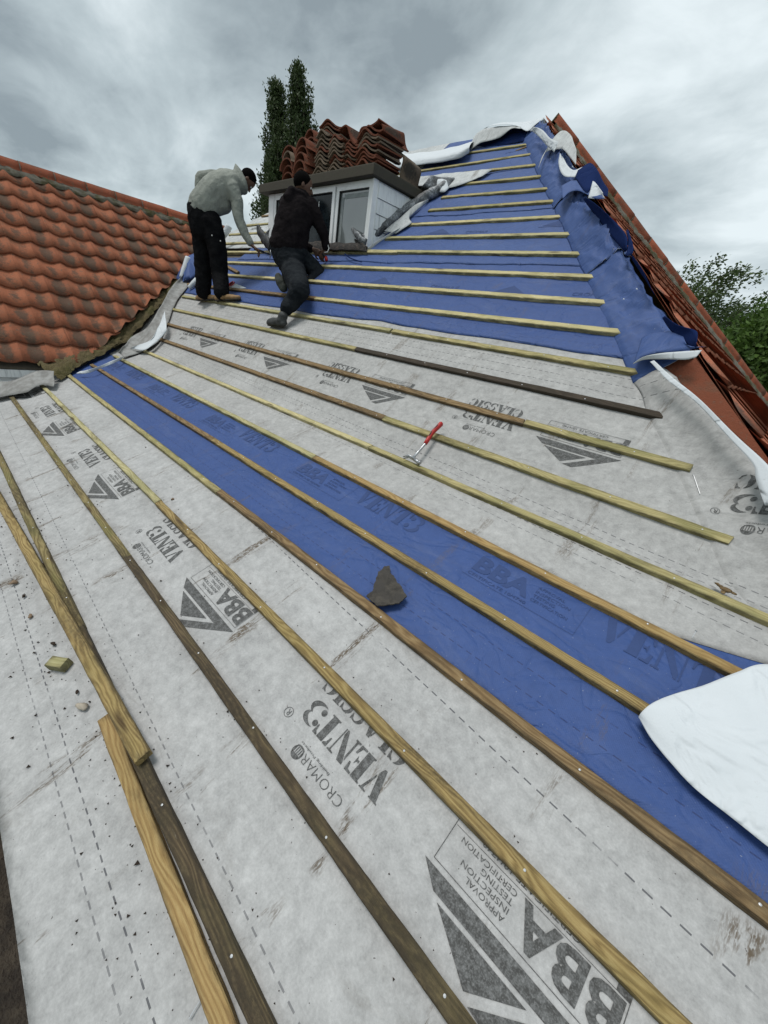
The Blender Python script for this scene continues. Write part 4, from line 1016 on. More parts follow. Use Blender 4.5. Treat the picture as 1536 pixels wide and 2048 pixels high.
tail([[H3(1150, 355, .02), H3(1172, 385, .04), H3(1188, 372, .05), H3(1200, 388, .07), H3(1214, 394, .10)], [H3(1156, 340, .08), H3(1180, 326, .12), H3(1195, 340, .14), H3(1206, 362, .14), H3(1216, 378, .14)]], 22, 6, M_BLUED, M_BLUED, 'dark blue wavy flap standing highest over the hip tiles', 6)
tail([[H3(1125, 398, 0), H3(1140, 384, .0), H3(1160, 382, .02), H3(1190, 396, .05), H3(1208, 398, .08)], [H3(1122, 372, .0), H3(1142, 362, .0), H3(1162, 362, .03), H3(1186, 363, .06), H3(1200, 380, .1)]], 20, 5, M_BLUE2, M_BLUE2, 'lighter blue tongue in front of the dark blue flap', 7)
tail([[H3(1176, 396, .02), H3(1196, 398, .04), H3(1210, 398, .06)], [H3(1180, 384, .06), H3(1194, 380, .09), H3(1206, 390, .1)], [H3(1186, 362, .10), H3(1192, 366, .12), H3(1206, 386, .12)]], 10, 5, M_WHITE, M_WHITE, 'small pale triangular curl at the tip of the lighter blue tongue', 17)
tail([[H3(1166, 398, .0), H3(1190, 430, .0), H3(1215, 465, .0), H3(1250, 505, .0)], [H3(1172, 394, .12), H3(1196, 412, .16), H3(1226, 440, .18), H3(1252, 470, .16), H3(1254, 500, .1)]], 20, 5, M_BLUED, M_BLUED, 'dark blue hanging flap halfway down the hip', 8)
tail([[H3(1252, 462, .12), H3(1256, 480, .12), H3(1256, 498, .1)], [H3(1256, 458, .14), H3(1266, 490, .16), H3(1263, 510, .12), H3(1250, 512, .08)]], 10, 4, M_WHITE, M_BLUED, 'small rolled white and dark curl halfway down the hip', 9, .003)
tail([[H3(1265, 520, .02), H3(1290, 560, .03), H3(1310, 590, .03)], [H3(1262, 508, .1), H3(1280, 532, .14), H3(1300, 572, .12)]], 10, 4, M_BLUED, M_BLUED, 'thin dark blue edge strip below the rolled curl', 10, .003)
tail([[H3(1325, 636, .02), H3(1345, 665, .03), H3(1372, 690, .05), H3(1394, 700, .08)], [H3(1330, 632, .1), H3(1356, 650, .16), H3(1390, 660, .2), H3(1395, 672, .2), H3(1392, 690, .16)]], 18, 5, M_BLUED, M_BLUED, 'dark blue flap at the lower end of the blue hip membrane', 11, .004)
tail([[H3(1266, 728, -.14), H3(1290, 719, -.10), H3(1330, 718, -.04), H3(1370, 719, .02), H3(1392, 714, .08)], [H3(1268, 726, -.12), H3(1288, 713, -.06), H3(1320, 706, -.0), H3(1360, 703, .05), H3(1404, 700, .12)]], 26, 4, M_WHITE, M_WHITE, 'white lower lip of the blue hip membrane, sticking out over the red tiles', 12, .003)
tail([[H3(1268, 726, -.12), H3(1288, 713, -.06), H3(1320, 706, -.0), H3(1360, 703, .05), H3(1410, 694, .12)], [H3(1276, 700, -.13), H3(1294, 690, -.07), H3(1326, 684, -.0), H3(1352, 676, .06), H3(1378, 694, .10)], [H3(1284, 676, -.15), H3(1302, 668, -.10), H3(1326, 664, -.04), H3(1350, 660, .04), H3(1366, 668, .08)]], 26, 7, M_BLUE2, M_BLUE2, 'blue sheet rising behind the white lower lip of the hip membrane', 18, .006)
# folded-back white margin of the grey hip membrane
tail([[H3(1300, 724, .0), H3(1340, 765, .0), H3(1400, 812, .0), H3(1450, 868, .0), H3(1503, 925, .0), H3(1512, 960, -.02), H3(1530, 1010, -.04)], [H3(1308, 721, .02), H3(1350, 759, .02), H3(1408, 806, .03), H3(1460, 860, .03), H3(1520, 915, .03), H3(1560, 960, .05), H3(1590, 1010, .05)]], 50, 4, M_WHITE, M_WHITE, 'long white folded margin of the grey hip membrane along the red tiles', 14, .004)
# print running over the grey fold
from mathutils.bvhtree import BVHTree
def bvh_of(o):
    return BVHTree.FromPolygons([v.co[:] for v in o.data.vertices], [p.vertices[:] for p in o.data.polygons])
bt = bvh_of(d_grey)
def on_drape(x, y):
    P = P3(x, y, 0); h_ = bt.ray_cast(P+nM*.5, -nM)
    return (h_[0]+nM*.0022) if h_[0] else P+nM*.05
u3, v3 = uv(1458, 1003, .03)
lay('printed_wordmark', WORD, d_grey, u3+.385, v3-.02, 0, M_INK, surf=on_drape, step=.03)
# --- left edge: membranes turned up against the valley
lv = [rp(300, 692, .04), rp(322, 655, .05), rp(336, 620, .06), rp(352, 590, .05), rp(372, 560, .04)]
flap('valley_membrane', [[rp(250, 715, .0), rp(286, 702, .0), rp(318, 680, .0), rp(338, 640, .0), rp(352, 605, .0), rp(376, 572, .0)], [rp(240, 708, .03), rp(272, 684, .045), rp(308, 660, .05), rp(328, 622, .05), rp(347, 588, .05), rp(368, 555, .05)], [rp(236, 706, .06), rp(264, 674, .09), rp(300, 648, .10), rp(324, 608, .10), rp(343, 575, .10), rp(368, 546, .10)]], 44, 8, M_FELTG, M_FELTG, 15, .012, label='grey membrane edge turned up against the mossy valley', cat='membrane')
flap('folded_membrane', [[rp(260, 697, .03), rp(288, 700, .04), rp(312, 684, .05), rp(333, 664, .06)], [rp(262, 695, .05), rp(292, 690, .07), rp(312, 672, .08), rp(333, 655, .09)], [rp(264, 694, .06), rp(298, 682, .09), rp(316, 655, .11), rp(330, 622, .12)]], 20, 6, M_WHITE, M_WHITE, 16, .006, label='bright white folded triangle of membrane at the mossy valley', cat='membrane')
flap('folded_membrane', [[rp(152, 747, .02), rp(178, 746, .02), rp(196, 738, .03), rp(225, 728, .03), rp(244, 718, .02)], [rp(160, 742, .04), rp(180, 738, .06), rp(200, 731, .06), rp(228, 720, .06), rp(247, 712, .05)]], 26, 4, M_WHITE, M_WHITE, 17, .010, label='narrow ragged white membrane edge at the top of the narrow blue strip', cat='membrane')
flap('torn_felt', [[rp(-30, 800, .02), rp(20, 790, .02), rp(50, 786, .03), rp(78, 770, .04), rp(108, 772, .03)], [rp(-30, 770, .08), rp(20, 765, .09), rp(55, 760, .09), rp(80, 752, .09), rp(106, 752, .08)], [rp(-30, 765, .10), rp(20, 760, .10), rp(55, 750, .10), rp(84, 742, .12), rp(108, 742, .10)]], 36, 6, M_FELTG, M_FELTG, 19, .018, label='crumpled grey felt hanging under the broken white fascia of the tiled wing', cat='felt')
# rolls of blue membrane at the valley beside the standing man
flap('membrane_roll', [[rp(352, 556, .06), rp(362, 534, .14), rp(374, 512, .20)], [rp(360, 562, .04), rp(372, 545, .10), rp(382, 520, .18)], [rp(368, 560, .06), rp(386, 556, .03), rp(404, 552, .03)], [rp(376, 512, .22), rp(388, 506, .22), rp(402, 500, .2)]], 12, 8, M_BLUE2, M_BLUE2, 20, .008, label='blue membrane sheet curling up beside the standing man on the left', cat='membrane')
lump_tube('membrane_roll', [rp(364, 556, .05), rp(370, 538, .12), rp(377, 516, .20)], [.045, .05, .05], M_WHITE, 4, .06, 14, label='white rolled edge of the blue sheet left of the standing man', cat='membrane')
lump_tube('membrane_roll', [rp(378, 576, .02), rp(388, 566, .04), rp(398, 556, .05)], [.03, .04, .04], M_WHITE, 5, .08, 12, label='small white roll of membrane behind the left boot', cat='membrane')
lump_tube('membrane_roll', [rp(442, 480, .10), rp(450, 468, .16), rp(458, 452, .22)], [.03, .05, .055], M_WHITE, 5, .08, 12, label='white roll of membrane standing on the skyline behind the grey hoodie man', cat='membrane')
# --- big white flap at the right edge
flap('white_flap', [
  [rp(1272, 1440, .012), rp(1296, 1478, .010), rp(1345, 1528, .008), rp(1385, 1565, .010), rp(1455, 1622, .012), rp(1540, 1698, .012), rp(1640, 1775, .012)],
  [rp(1277, 1432, .026), rp(1318, 1468, .026), rp(1372, 1505, .022), rp(1415, 1535, .026), rp(1490, 1590, .028), rp(1580, 1650, .03), rp(1700, 1720, .03)],
  [rp(1288, 1422, .034), rp(1336, 1440, .036), rp(1390, 1456, .034), rp(1440, 1476, .040), rp(1530, 1510, .044), rp(1640, 1560, .044), rp(1760, 1620, .04)],
  [rp(1302, 1413, .034), rp(1350, 1408, .040), rp(1405, 1404, .044), rp(1460, 1400, .050), rp(1540, 1400, .055), rp(1660, 1430, .05), rp(1780, 1490, .05)],
  [rp(1322, 1402, .030), rp(1366, 1379, .034), rp(1410, 1363, .040), rp(1470, 1345, .050), rp(1540, 1328, .060), rp(1660, 1350, .06), rp(1800, 1400, .06)]], 60, 30, M_WHITE, M_WHITE, 22, .013,
  label='large white membrane flap folded back over batten ends at the right edge', cat='membrane')
# ================================================================== RECLAIMED TILES STACKED ON THE DORMER
def tile_mesh(kind, w_=.29, L=.36, amp=.045, th=.016):
    N = 14; vs = []; us = []; fs = []; M = 3
    for r_ in range(2):
        for j in range(M):
            f = j/(M-1)
            for k in range(N+1):
                t = k/N
                if kind == 'arch':
                    a = pi*(1-t); rr = w_/2-(th if r_ else 0); x, z = cos(a)*rr, sin(a)*rr
                else:
                    z = amp*(cos(2*pi*(t-.36))+.18*cos(4*pi*(t-.30)))-(th if r_ else 0); x = (t-.5)*w_
                vs.append((x, f*L, z)); us.append((t, f))
    B0 = M*(N+1)
    for r_ in range(2):
        for j in range(M-1):
            for k in range(N):
                a = r_*B0+j*(N+1)+k; q = (a, a+1, a+N+2, a+N+1); fs.append(q if not r_ else q[::-1])
    for k in range(N):
        fs.append((k+1, k, B0+k, B0+k+1)); a = (M-1)*(N+1)+k; fs.append((a, a+1, B0+a+1, B0+a))
    for j in range(M-1):
        a = j*(N+1); fs.append((a, a+N+1, B0+a+N+1, B0+a)[::-1]); a += N; fs.append((a, a+N+1, B0+a+N+1, B0+a))
    me = bpy.data.meshes.new('tile'); me.from_pydata(vs, [], fs)
    l = me.uv_layers.new(name='UVMap')
    for p in me.polygons:
        for li in p.loop_indices: l.data[li].uv = us[me.loops[li].vertex_index]
    for p in me.polygons[:2*(M-1)*N]: p.use_smooth = True
    me.update(); return me
TM = {}
for key, args in (('arch', ('arch', .27, .42)), ('pan', ('pan', .28, .36, .034)), ('pan_wide', ('pan', .36, .38, .040))):
    for mk, mt in (('r', M_TILES), ('e', M_TILEE)):
        me = tile_mesh(*args); me.materials.append(mt); at = me.attributes.new('tint', 'FLOAT', 'FACE')
        for d_ in at.data: d_.value = .5
        TM[key, mk] = me
rt = random.Random(5); ZT = RZ1+.016
def stack(key, x, y, n, dz, desc, z0=None, grp='reclaimed tiles stacked on the dormer', mix=.5, rot=0, Yd=None, lean=0):
    P = atY(x, y, 3.66 if Yd is None else Yd); z = ZT if z0 is None else z0
    base = {'arch': 0.0, 'pan': .045, 'pan_wide': .052}[key]
    for i in range(n):
        nm = 'ridge_tile_stacked' if key == 'arch' else 'pantile'
        o = bpy.data.objects.new('clay_ridge_tile' if key == 'arch' else 'clay_pantile', TM[key, 'e' if rt.random() < mix else 'r'])
        o.location = (P.x+rt.uniform(-.014, .014), (3.66 if Yd is None else Yd)+rt.uniform(-.018, .022), z+base+i*dz)
        o.rotation_euler = (rt.uniform(-.03, .03)+lean, rt.uniform(-.06, .06), rot+rt.uniform(-.11, .11))
        o.scale = (1+rt.uniform(-.02, .02), 1, 1)
        which = {0: 'bottom', n-1: 'top'}.get(i, (ORD[i+1]+' from the bottom'))
        put(o, f"{which} {'half round' if key == 'arch' else 'clay'} tile of {desc}", 'roof tile', grp)
    return P.x, z+base+(n-1)*dz
stack('arch', 573, 350, 5, .074, 'the leftmost arched stack', mix=.2)
x2, z2 = stack('arch', 599, 348, 5, .078, 'the second arched stack', mix=.2, Yd=3.62)
stack('arch', 617, 290, 2, .08, 'the pair on top of the arched stacks', z0=z2+.07, mix=.1, Yd=3.78)
x3, z3 = stack('pan', 641, 348, 11, .040, 'the zigzag stack next to the arched tiles', mix=.95)
stack('pan', 669, 344, 9, .038, 'the middle zigzag stack', mix=.9, Yd=3.63)
x5, z5 = stack('pan', 696, 342, 8, .034, 'the reddish zigzag stack', mix=.15)
x6, z6 = stack('pan_wide', 730, 338, 10, .034, 'the tall rightmost stack', mix=.45, Yd=3.64, rot=-.05)
stack('pan_wide', 660, 270, 5, .034, 'the red pile crowning the stacks', z0=z3-.04, mix=.1, Yd=3.80, rot=.3)
def one_tile(key, mk, loc, rot, label):
    o = bpy.data.objects.new('clay_pantile', TM[key, mk]); o.location = loc; o.rotation_euler = rot; put(o, label, 'roof tile', 'reclaimed tiles stacked on the dormer')
one_tile('pan_wide', 'r', (x6-.10, 3.68, z6+.03), (.10, -.55, .1), 'clay tile leaning against the top of the rightmost stack')
one_tile('pan', 'r', (x6+.09, 3.76, z6+.005), (.18, .70, .1), 'clay tile standing pointed above the rightmost stack')
one_tile('pan_wide', 'r', (x5-.06, 3.66, z5+.10), (.05, .50, .05), 'clay tile sloping down across the middle of the stacks')
one_tile('arch', 'e', (x5+.12, 3.95, z5+.00), (.05, .1, .3), 'greyish arched tile lying behind the reddish stack')
one_tile('pan_wide', 'e', (x6+.20, 4.02, ZT+.13), (0, 1.2, .1), 'grey tile standing on edge behind the rightmost stack')

# ================================================================== SMALL THINGS ON THE MEMBRANE
T = NT('red_grip'); M_RED = T.fin((.42, .018, .016), .45)
M_BLACK = simple('black_rubber', (.015, .015, .016), .6, bump=0)
M_STEEL = simple('tool_steel', (.50, .51, .52), .35, .8, .3, 40, 0)
ham = empty('hammer', rp(822, 918, .02), 'claw hammer with red and black grip lying across two battens', 'hammer')
hA, hB, hC_, hD = rp(826, 916, .028), rp(850, 888, .034), rp(866, 864, .040), rp(884, 846, .046)
b = MB(); b.tube([hA, hA.lerp(hB, .5), hB, hB.lerp(hC_, .2)], [.009, .008, .009, .009], 10); b.build('shaft', M_STEEL, ham, True)
gp = [hB, hB.lerp(hC_, .25), hB.lerp(hC_, .7), hC_, hC_.lerp(hD, .5), hC_.lerp(hD, .9), hD]
b = MB(); b.tube(gp, [.015, .017, .0155, .0165, .018, .019, .013], 14, flat=.75); b.build('grip', M_RED, ham, True)
gu = nrm(2.1)*.0075
b = MB(); b.tube([p+gu for p in gp[1:6]], [.006, .011, .009, .012, .010], 12, flat=.6); b.build('grip_inlay', M_BLACK, ham, True)
h0, h1, h2, h3 = rp(838, 925, .02), rp(829, 918, .028), rp(818, 912, .032), rp(806, 914, .028)
b = MB(); b.tube([h0, h0.lerp(h1, .45), h1], [.014, .011, .012], 12); b.tube([rp(839.5, 926.5, .018), h0], [.015, .015], 12); b.build('hammer_face', M_STEEL, ham, True)
for s_ in (-1, 1):
    b = MB(); o_ = nrm(1.9)*.007*s_; b.tube([h1+o_*.3, h2+o_, h3+o_+nrm(1.9)*-.006], [.011, .007, .003], 8, flat=.6); b.build('claw', M_STEEL, ham, True)
# scrap of slate
T = NT('slate'); c = T.obj(); n1 = T.noise(c, 30, 5, .7); n2 = T.noise(c, 9, 3)
M_SLATE = T.fin(T.mix(T.step(n2, .4, .6), T.mix(T.step(n1, .35, .65), (.022, .019, .015), (.058, .050, .040)), (.036, .032, .028)), .8, T.bump(n1, .008, 1))
sl = [(767, 1133), (779, 1131), (781, 1146), (788, 1152), (794, 1164), (803, 1172), (808, 1184), (813, 1192), (806, 1199), (798, 1206), (778, 1209), (755, 1212), (744, 1202), (732, 1191), (745, 1182), (748, 1171), (752, 1157), (757, 1144), (763, 1140)]
top = []; rr = random.Random(2); inner = []
for i in range(len(sl)):
    (xa, ya), (xb, yb_) = sl[i], sl[(i+1) % len(sl)]
    for k in range(5):
        f = k/5; x_ = xa+(xb-xa)*f+rr.uniform(-.9, .9); y_ = ya+(yb_-ya)*f+rr.uniform(-.9, .9)
        top.append(rp(x_, y_, .004+.012*min(1, max(0, (y_-1150)/60))))
cen = sum(top, V())/len(top); n_ = len(top); vs = top+[p-nrm(1.0)*.006 for p in top]+[cen, cen-nrm(1)*.006]
fs = [(i, (i+1) % n_, 2*n_) for i in range(n_)]+[(n_+(i+1) % n_, n_+i, 2*n_+1) for i in range(n_)]+[(i, n_+i, n_+(i+1) % n_, (i+1) % n_) for i in range(n_)]
mesh('slate_scrap', vs, fs, M_SLATE, label='broken dark grey scrap of slate with ragged edges on the blue strip', cat='slate')
# crumbs of mortar and dirt
T = NT('crumb'); c = T.obj(); n1 = T.noise(c, 60, 4, .7)
M_CRUMB = T.fin(T.mix(n1, (.10, .06, .035), (.30, .22, .15)), .95, T.bump(n1, .002, 1)); M_CRUMBD = simple('dark_crumb', (.035, .022, .014), .95); M_CRUMBL = simple('pale_crumb', (.42, .37, .30), .95)
def rock(mb, P, r, seed):
    bm = bmesh.new(); bmesh.ops.create_icosphere(bm, subdivisions=2, radius=1); q = V((seed*1.7, seed*.3, 0)); rq = random.Random(seed)
    for _ in range(5):
        n_ = V((rq.gauss(0, 1), rq.gauss(0, 1), rq.gauss(0, 1))).normalized(); d_ = rq.uniform(.35, .7)
        for v in bm.verts:
            k = v.co.dot(n_)-d_
            if k > 0: v.co -= n_*k
    vs = [P+V((v.co.x*r*1.2, v.co.y*r, v.co.z*r*.6))*(1+.5*noise.noise(v.co*1.3+q)+.2*noise.noise(v.co*4+q)) for v in bm.verts]
    mb.add(vs, [[v.index for v in f.verts] for f in bm.faces]); bm.free()
CR = [(62, 1231, .013, M_CRUMB, 'brown clay crumb highest up on the lower left membrane', 1), (27, 1166, .018, M_CRUMB, 'wedge shaped terracotta crumb near the left photo edge', 2), (47, 1192, .011, M_CRUMBD, 'dark red crumb just below the wedge shaped one', 3),
      (163, 1413, .019, M_CRUMBL, 'pale mortar lump below the sawn timber block', 4), (345, 998, .011, M_CRUMB, 'small brown crumb on the membrane between the second and third battens', 5), (106, 1288, .012, M_CRUMBD, 'dark elongated crumb above the sawn timber block', 6),
      (85, 1132, .020, M_CRUMBD, 'dark clod pressed against the mossy eaves batten', 7), (155, 1384, .009, M_CRUMBD, 'dark crumb just above the pale mortar lump', 8)]
for x, y, r_, mt, lb, sd in CR:
    b = MB(); rock(b, rp(x, y, MEM+r_*.5), r_, sd); b.build('mortar_crumb', mt, None, True, label=lb, cat='crumb', group='crumbs of mortar and clay')
b = MB(); rg = random.Random(9)
for i in range(650):
    f = rg.random()
    if rg.random() < .62:
        u = rg.uniform(-3.2, -.4); v = -.10+rg.gauss(0, .075)-(.04 if rg.random() < .5 else -.08)
    elif rg.random() < .5: u = rg.uniform(-4.5, .5); v = rg.choice((0, .3, .3, .6))+rg.choice((-1, 1))*rg.uniform(.022, .06)
    else: u = rg.uniform(-4, .8); v = rg.uniform(-.3, .9)
    if v < -.34: continue
    r_ = rg.uniform(.0014, .0042)*(1.9 if rg.random() < .10 else 1); P = P3(u, v, MEM+wrinkle(u, v)+r_*.6); k = rg.uniform(0, 6)
    vs = [P+V((cos(k+a), sin(k+a), .0))*r_*rg.uniform(.6, 1.3) for a in (0, 2.1, 4.2)]+[P+V((0, 0, r_*.8)), P-V((0, 0, r_*.5))]
    b.add(vs, [(0, 1, 3), (1, 2, 3), (2, 0, 3), (1, 0, 4), (2, 1, 4), (0, 2, 4)])
b.build('grit', M_CRUMBD, label='fine dark grit and moss scattered over the lower grey membrane', kind='stuff', cat='grit')
# loose nails
def nail(x0, y0, x1, y1, lb, h=MEM+.004):
    b = MB(); A_, B_ = rp(x0, y0, h), rp(x1, y1, h); d = (B_-A_).normalized(); b.tube([A_, B_], .0016, 6); b.tube([A_-d*.0012, A_], .0038, 8); b.build('nail', M_NAIL, None, label=lb, cat='nail', group='loose galvanised nails')
nail(405, 1993, 378, 2038, 'loose nail beside the orange batten at the bottom of the photo', MEM+.008)
nail(1353, 884, 1338, 887, 'short nail lying on the grey membrane above the eighth batten')
nail(1387, 950, 1400, 988, 'long nail sticking out below the end of the ninth batten', -.01)
nail(1392, 1262, 1384, 1276, 'nail lying on the orange batten beside the white flap', .006)
# torn knot on the seventh batten
b = MB()
for i, (x, y, r_) in enumerate(((1438, 1170, .013), (1452, 1178, .016), (1468, 1186, .010), (1446, 1184, .010))): rock(b, rp(x, y, .006), r_, i+20)
b.build('torn_knot', W_BRN, None, True, label='splintered knot torn out of the seventh batten near the right edge', cat='splinter')
# saw by the boots, and a slanting offcut
saw = empty('handsaw', rp(460, 572, 0), 'handsaw with red edged handle lying beside the tan boots', 'saw')
q = [rp(468, 566, .02), rp(493, 576, .004), rp(470, 577.5, -.004), rp(452, 576, .0)]
vs = q+[p-nrm(3)*.003 for p in q]
mesh('saw_blade', vs, [(0, 1, 2, 3), (7, 6, 5, 4), (0, 4, 5, 1), (1, 5, 6, 2), (2, 6, 7, 3), (3, 7, 4, 0)], M_WHITE, parent=saw)
b = MB(); b.tube([rp(450, 573.5, .02), rp(458, 568, .03), rp(466, 563, .035), rp(469, 565, .03), rp(464, 570, .02), rp(454, 574, .015), rp(450, 573.5, .02)], .008, 8); b.build('saw_handle', M_RED, saw, True)
b = MB(); b.tube([rp(452, 573, .015), rp(459, 569, .02), rp(466, 565, .025)], .012, 8, flat=.5); b.build('grip_inlay', M_BLACK, saw, True)
uu, vv = uv(455, 536); u2, v2 = uv(479, 549)
batten(uu, vv, u2, v2, 'B', 'short brown offcut lying slanted on the blue behind the standing man', nails=False, h=.012, wd=.045, name='timber_offcut', cat='offcut', group=None)

# ================================================================== TREES
def mat_leaf(name, a, b_, c_):
    T = NT(name); t = T.attr('tint'); o = T.obj(); n1 = T.noise(o, 1.3, 3)
    col = T.mix(t, a, b_); col = T.mix(T.step(n1, .45, .7), col, c_)
    m = T.fin(col, .6, spec=.3); T.b.inputs['Subsurface Weight'].default_value = 0
    tr = T.n('BsdfTranslucent'); T.l(col, tr.inputs['Color']); mx_ = T.n('MixShader'); mx_.inputs[0].default_value = .25
    T.l(T.b.outputs[0], mx_.inputs[1]); T.l(tr.outputs[0], mx_.inputs[2]); T.l(mx_.outputs[0], T.out.inputs['Surface']); return m
M_POP = mat_leaf('poplar_leaves', (.030, .050, .018), (.075, .105, .040), (.045, .070, .020))
M_BIR = mat_leaf('birch_leaves', (.045, .075, .024), (.11, .155, .055), (.065, .10, .032))
M_MAP = mat_leaf('broad_leaves', (.040, .080, .016), (.095, .165, .030), (.060, .115, .022))
M_BARK = simple('bark', (.12, .10, .08), .9, scale=8, bump=.01)
def leaves(name, sprays, per, size, mat, parent, seed, spread, wind=None, longish=1.6):
    """many leaf-sized faces round the twigs: sprays = list of polylines"""
    r = random.Random(seed); vs = []; fs = []; tn = []
    for sp_ in sprays:
        L = sum((sp_[i+1]-sp_[i]).length for i in range(len(sp_)-1)); cl = r.random()
        for k in range(int(per*L)):
            f = r.random()**.8*(len(sp_)-1); i = min(int(f), len(sp_)-2); base = sp_[i].lerp(sp_[i+1], f-i)
            w_ = spread*(1.15-.75*f/(len(sp_)-1))
            p = base+V((r.gauss(0, 1), r.gauss(0, 1), r.gauss(0, 1)))*w_*.5
            d = V((r.gauss(0, 1), r.gauss(0, 1), r.gauss(0, 1)))
            if wind: d = d*.6+wind
            d.normalize(); s_ = d.cross(V((r.gauss(0, 1), r.gauss(0, 1), r.gauss(0, 1)))).normalized(); z_ = size*r.uniform(.6, 1.3)
            b0 = len(vs); vs += [p, p+d*z_*.5*longish+s_*z_*.42, p+d*z_*longish, p+d*z_*.5*longish-s_*z_*.42]; fs.append((b0, b0+1, b0+2, b0+3)); tn.append(min(1, max(0, .65*cl+.5*r.random()-.05)))
    return mesh(name, vs, fs, mat, parent=parent, tint=tn)
def poplar(name, x, ytop, dist, width, seed, label, lean=(0, 0)):
    d = ray(x, ytop); h_ = sqrt(d.x**2+d.y**2); P = CAM+d*(dist/h_); base = V((P.x, P.y, -2.7)); H = P.z+2.7; r = random.Random(seed)
    t = empty(name, base, label, 'tree', 'tall poplars behind the house')
    topo = V((lean[0], lean[1], 0)); ax = lambda f: base+V((0, 0, H*f))+topo*f*f
    b = MB(); b.tube([ax(f) for f in (0, .2, .4, .6, .8, .97)], [.32, .26, .2, .13, .07, .02], 8); sp = []
    for k in range(150):
        f = .12+.86*(k/150)**.9; a = r.uniform(0, 2*pi); env = width*min(1, (1.02-f)*1.9)**1.1*min(1, f*5); out = env*r.uniform(.3, 1.0)
        L = r.uniform(1.4, 3.4)*(1.1-.5*f); p0 = ax(f); o_ = V((cos(a), sin(a), 0))
        pts = [p0, p0+o_*out*.45+V((0, 0, L*.28)), p0+o_*out*.8+V((0, 0, L*.62)), p0+o_*out*.92+V((0, 0, L))]
        if pts[-1].z > ax(1).z+.1: 
            s_ = (ax(1).z+r.uniform(-.5, .1)-p0.z)/L; pts = [p0+(q-p0)*max(.15, s_) for q in pts]
        sp.append(pts)
        if k % 3 == 0: b.tube(pts, [.05, .03, .02, .008], 5)
    b.build('trunk', M_BARK, t)
    leaves('crown', sp, 120, .10, M_POP, t, seed, .45, V((-.25, 0, .9)))
poplar('poplar', 630, 138, 30, 1.9, 3, 'taller right poplar rising behind the stacked tiles', (-.75, -.7))
poplar('poplar', 576, 170, 31, 1.9, 8, 'shorter left poplar behind the heads of the workers', (-.6, -.5))
poplar('poplar', 545, 300, 33, 1.3, 12, 'low bushy poplar shoot at the left foot of the poplars', (0, 0))
def windy(name, x, y, dist, xr_, n, seed, label, mat, size, spread, per=70, wind=V((.75, .2, .35)), Rr=1.6, hgt=None):
    """loose crown of arching, wind blown limbs round a point"""
    d = ray(x, y); h_ = sqrt(d.x**2+d.y**2); P = CAM+d*(dist/h_); base = V((P.x-.3, P.y, -2.7)); r = random.Random(seed)
    t = empty(name, base, label, 'tree', 'trees beyond the right hip')
    H = P.z+2.7; b = MB(); ax = lambda f: base+V((.3*f, 0, H*f)); b.tube([ax(f) for f in (0, .3, .6, .85, 1)], [.16, .13, .09, .05, .015], 7); sp = []
    for k in range(n):
        f = .35+.63*r.random()**.7; a = r.uniform(0, 2*pi); L = Rr*(1.25-f)*r.uniform(.6, 1.3)+.5; p0 = ax(f); o_ = V((cos(a), sin(a), 0))
        w_ = wind*L*.55
        pts = [p0, p0+o_*L*.35+V((0, 0, L*.45))+w_*.1, p0+o_*L*.62+V((0, 0, L*.80))+w_*.4, p0+o_*L*.78+V((0, 0, L*.95))+w_]
        sp.append(pts)
        if k % 2 == 0: b.tube(pts, [.03, .018, .01, .004], 5)
    b.build('trunk', M_BARK, t)
    leaves('crown', sp, per, size, mat, t, seed, spread, wind)
windy('birch', 1385, 600, 15, 0, 34, 5, 'nearest wind blown birch leaning right beyond the hip', M_BIR, .055, .34, 150, Rr=1.35)
windy('birch', 1438, 650, 16, 0, 44, 6, 'second wind blown birch, right of the first', M_BIR, .055, .36, 150, Rr=1.5)
windy('birch', 1505, 680, 17, 0, 50, 7, 'third birch cut off by the right photo edge', M_BIR, .058, .40, 150, Rr=1.6)
windy('maple', 1480, 735, 14, 0, 70, 9, 'dense dark green broadleaf tree low beyond the hip', M_MAP, .08, .6, 170, wind=V((.25, 0, .1)), Rr=1.7)
windy('maple', 1560, 715, 13, 0, 80, 10, 'bright green broadleaf tree at the right photo edge', M_MAP, .08, .6, 170, wind=V((.2, 0, .1)), Rr=1.9)
windy('maple', 1420, 745, 20, 0, 60, 15, 'farther broadleaf tree filling the gap under the birches', M_MAP, .085, .7, 140, wind=V((.2, 0, .1)), Rr=2.0)
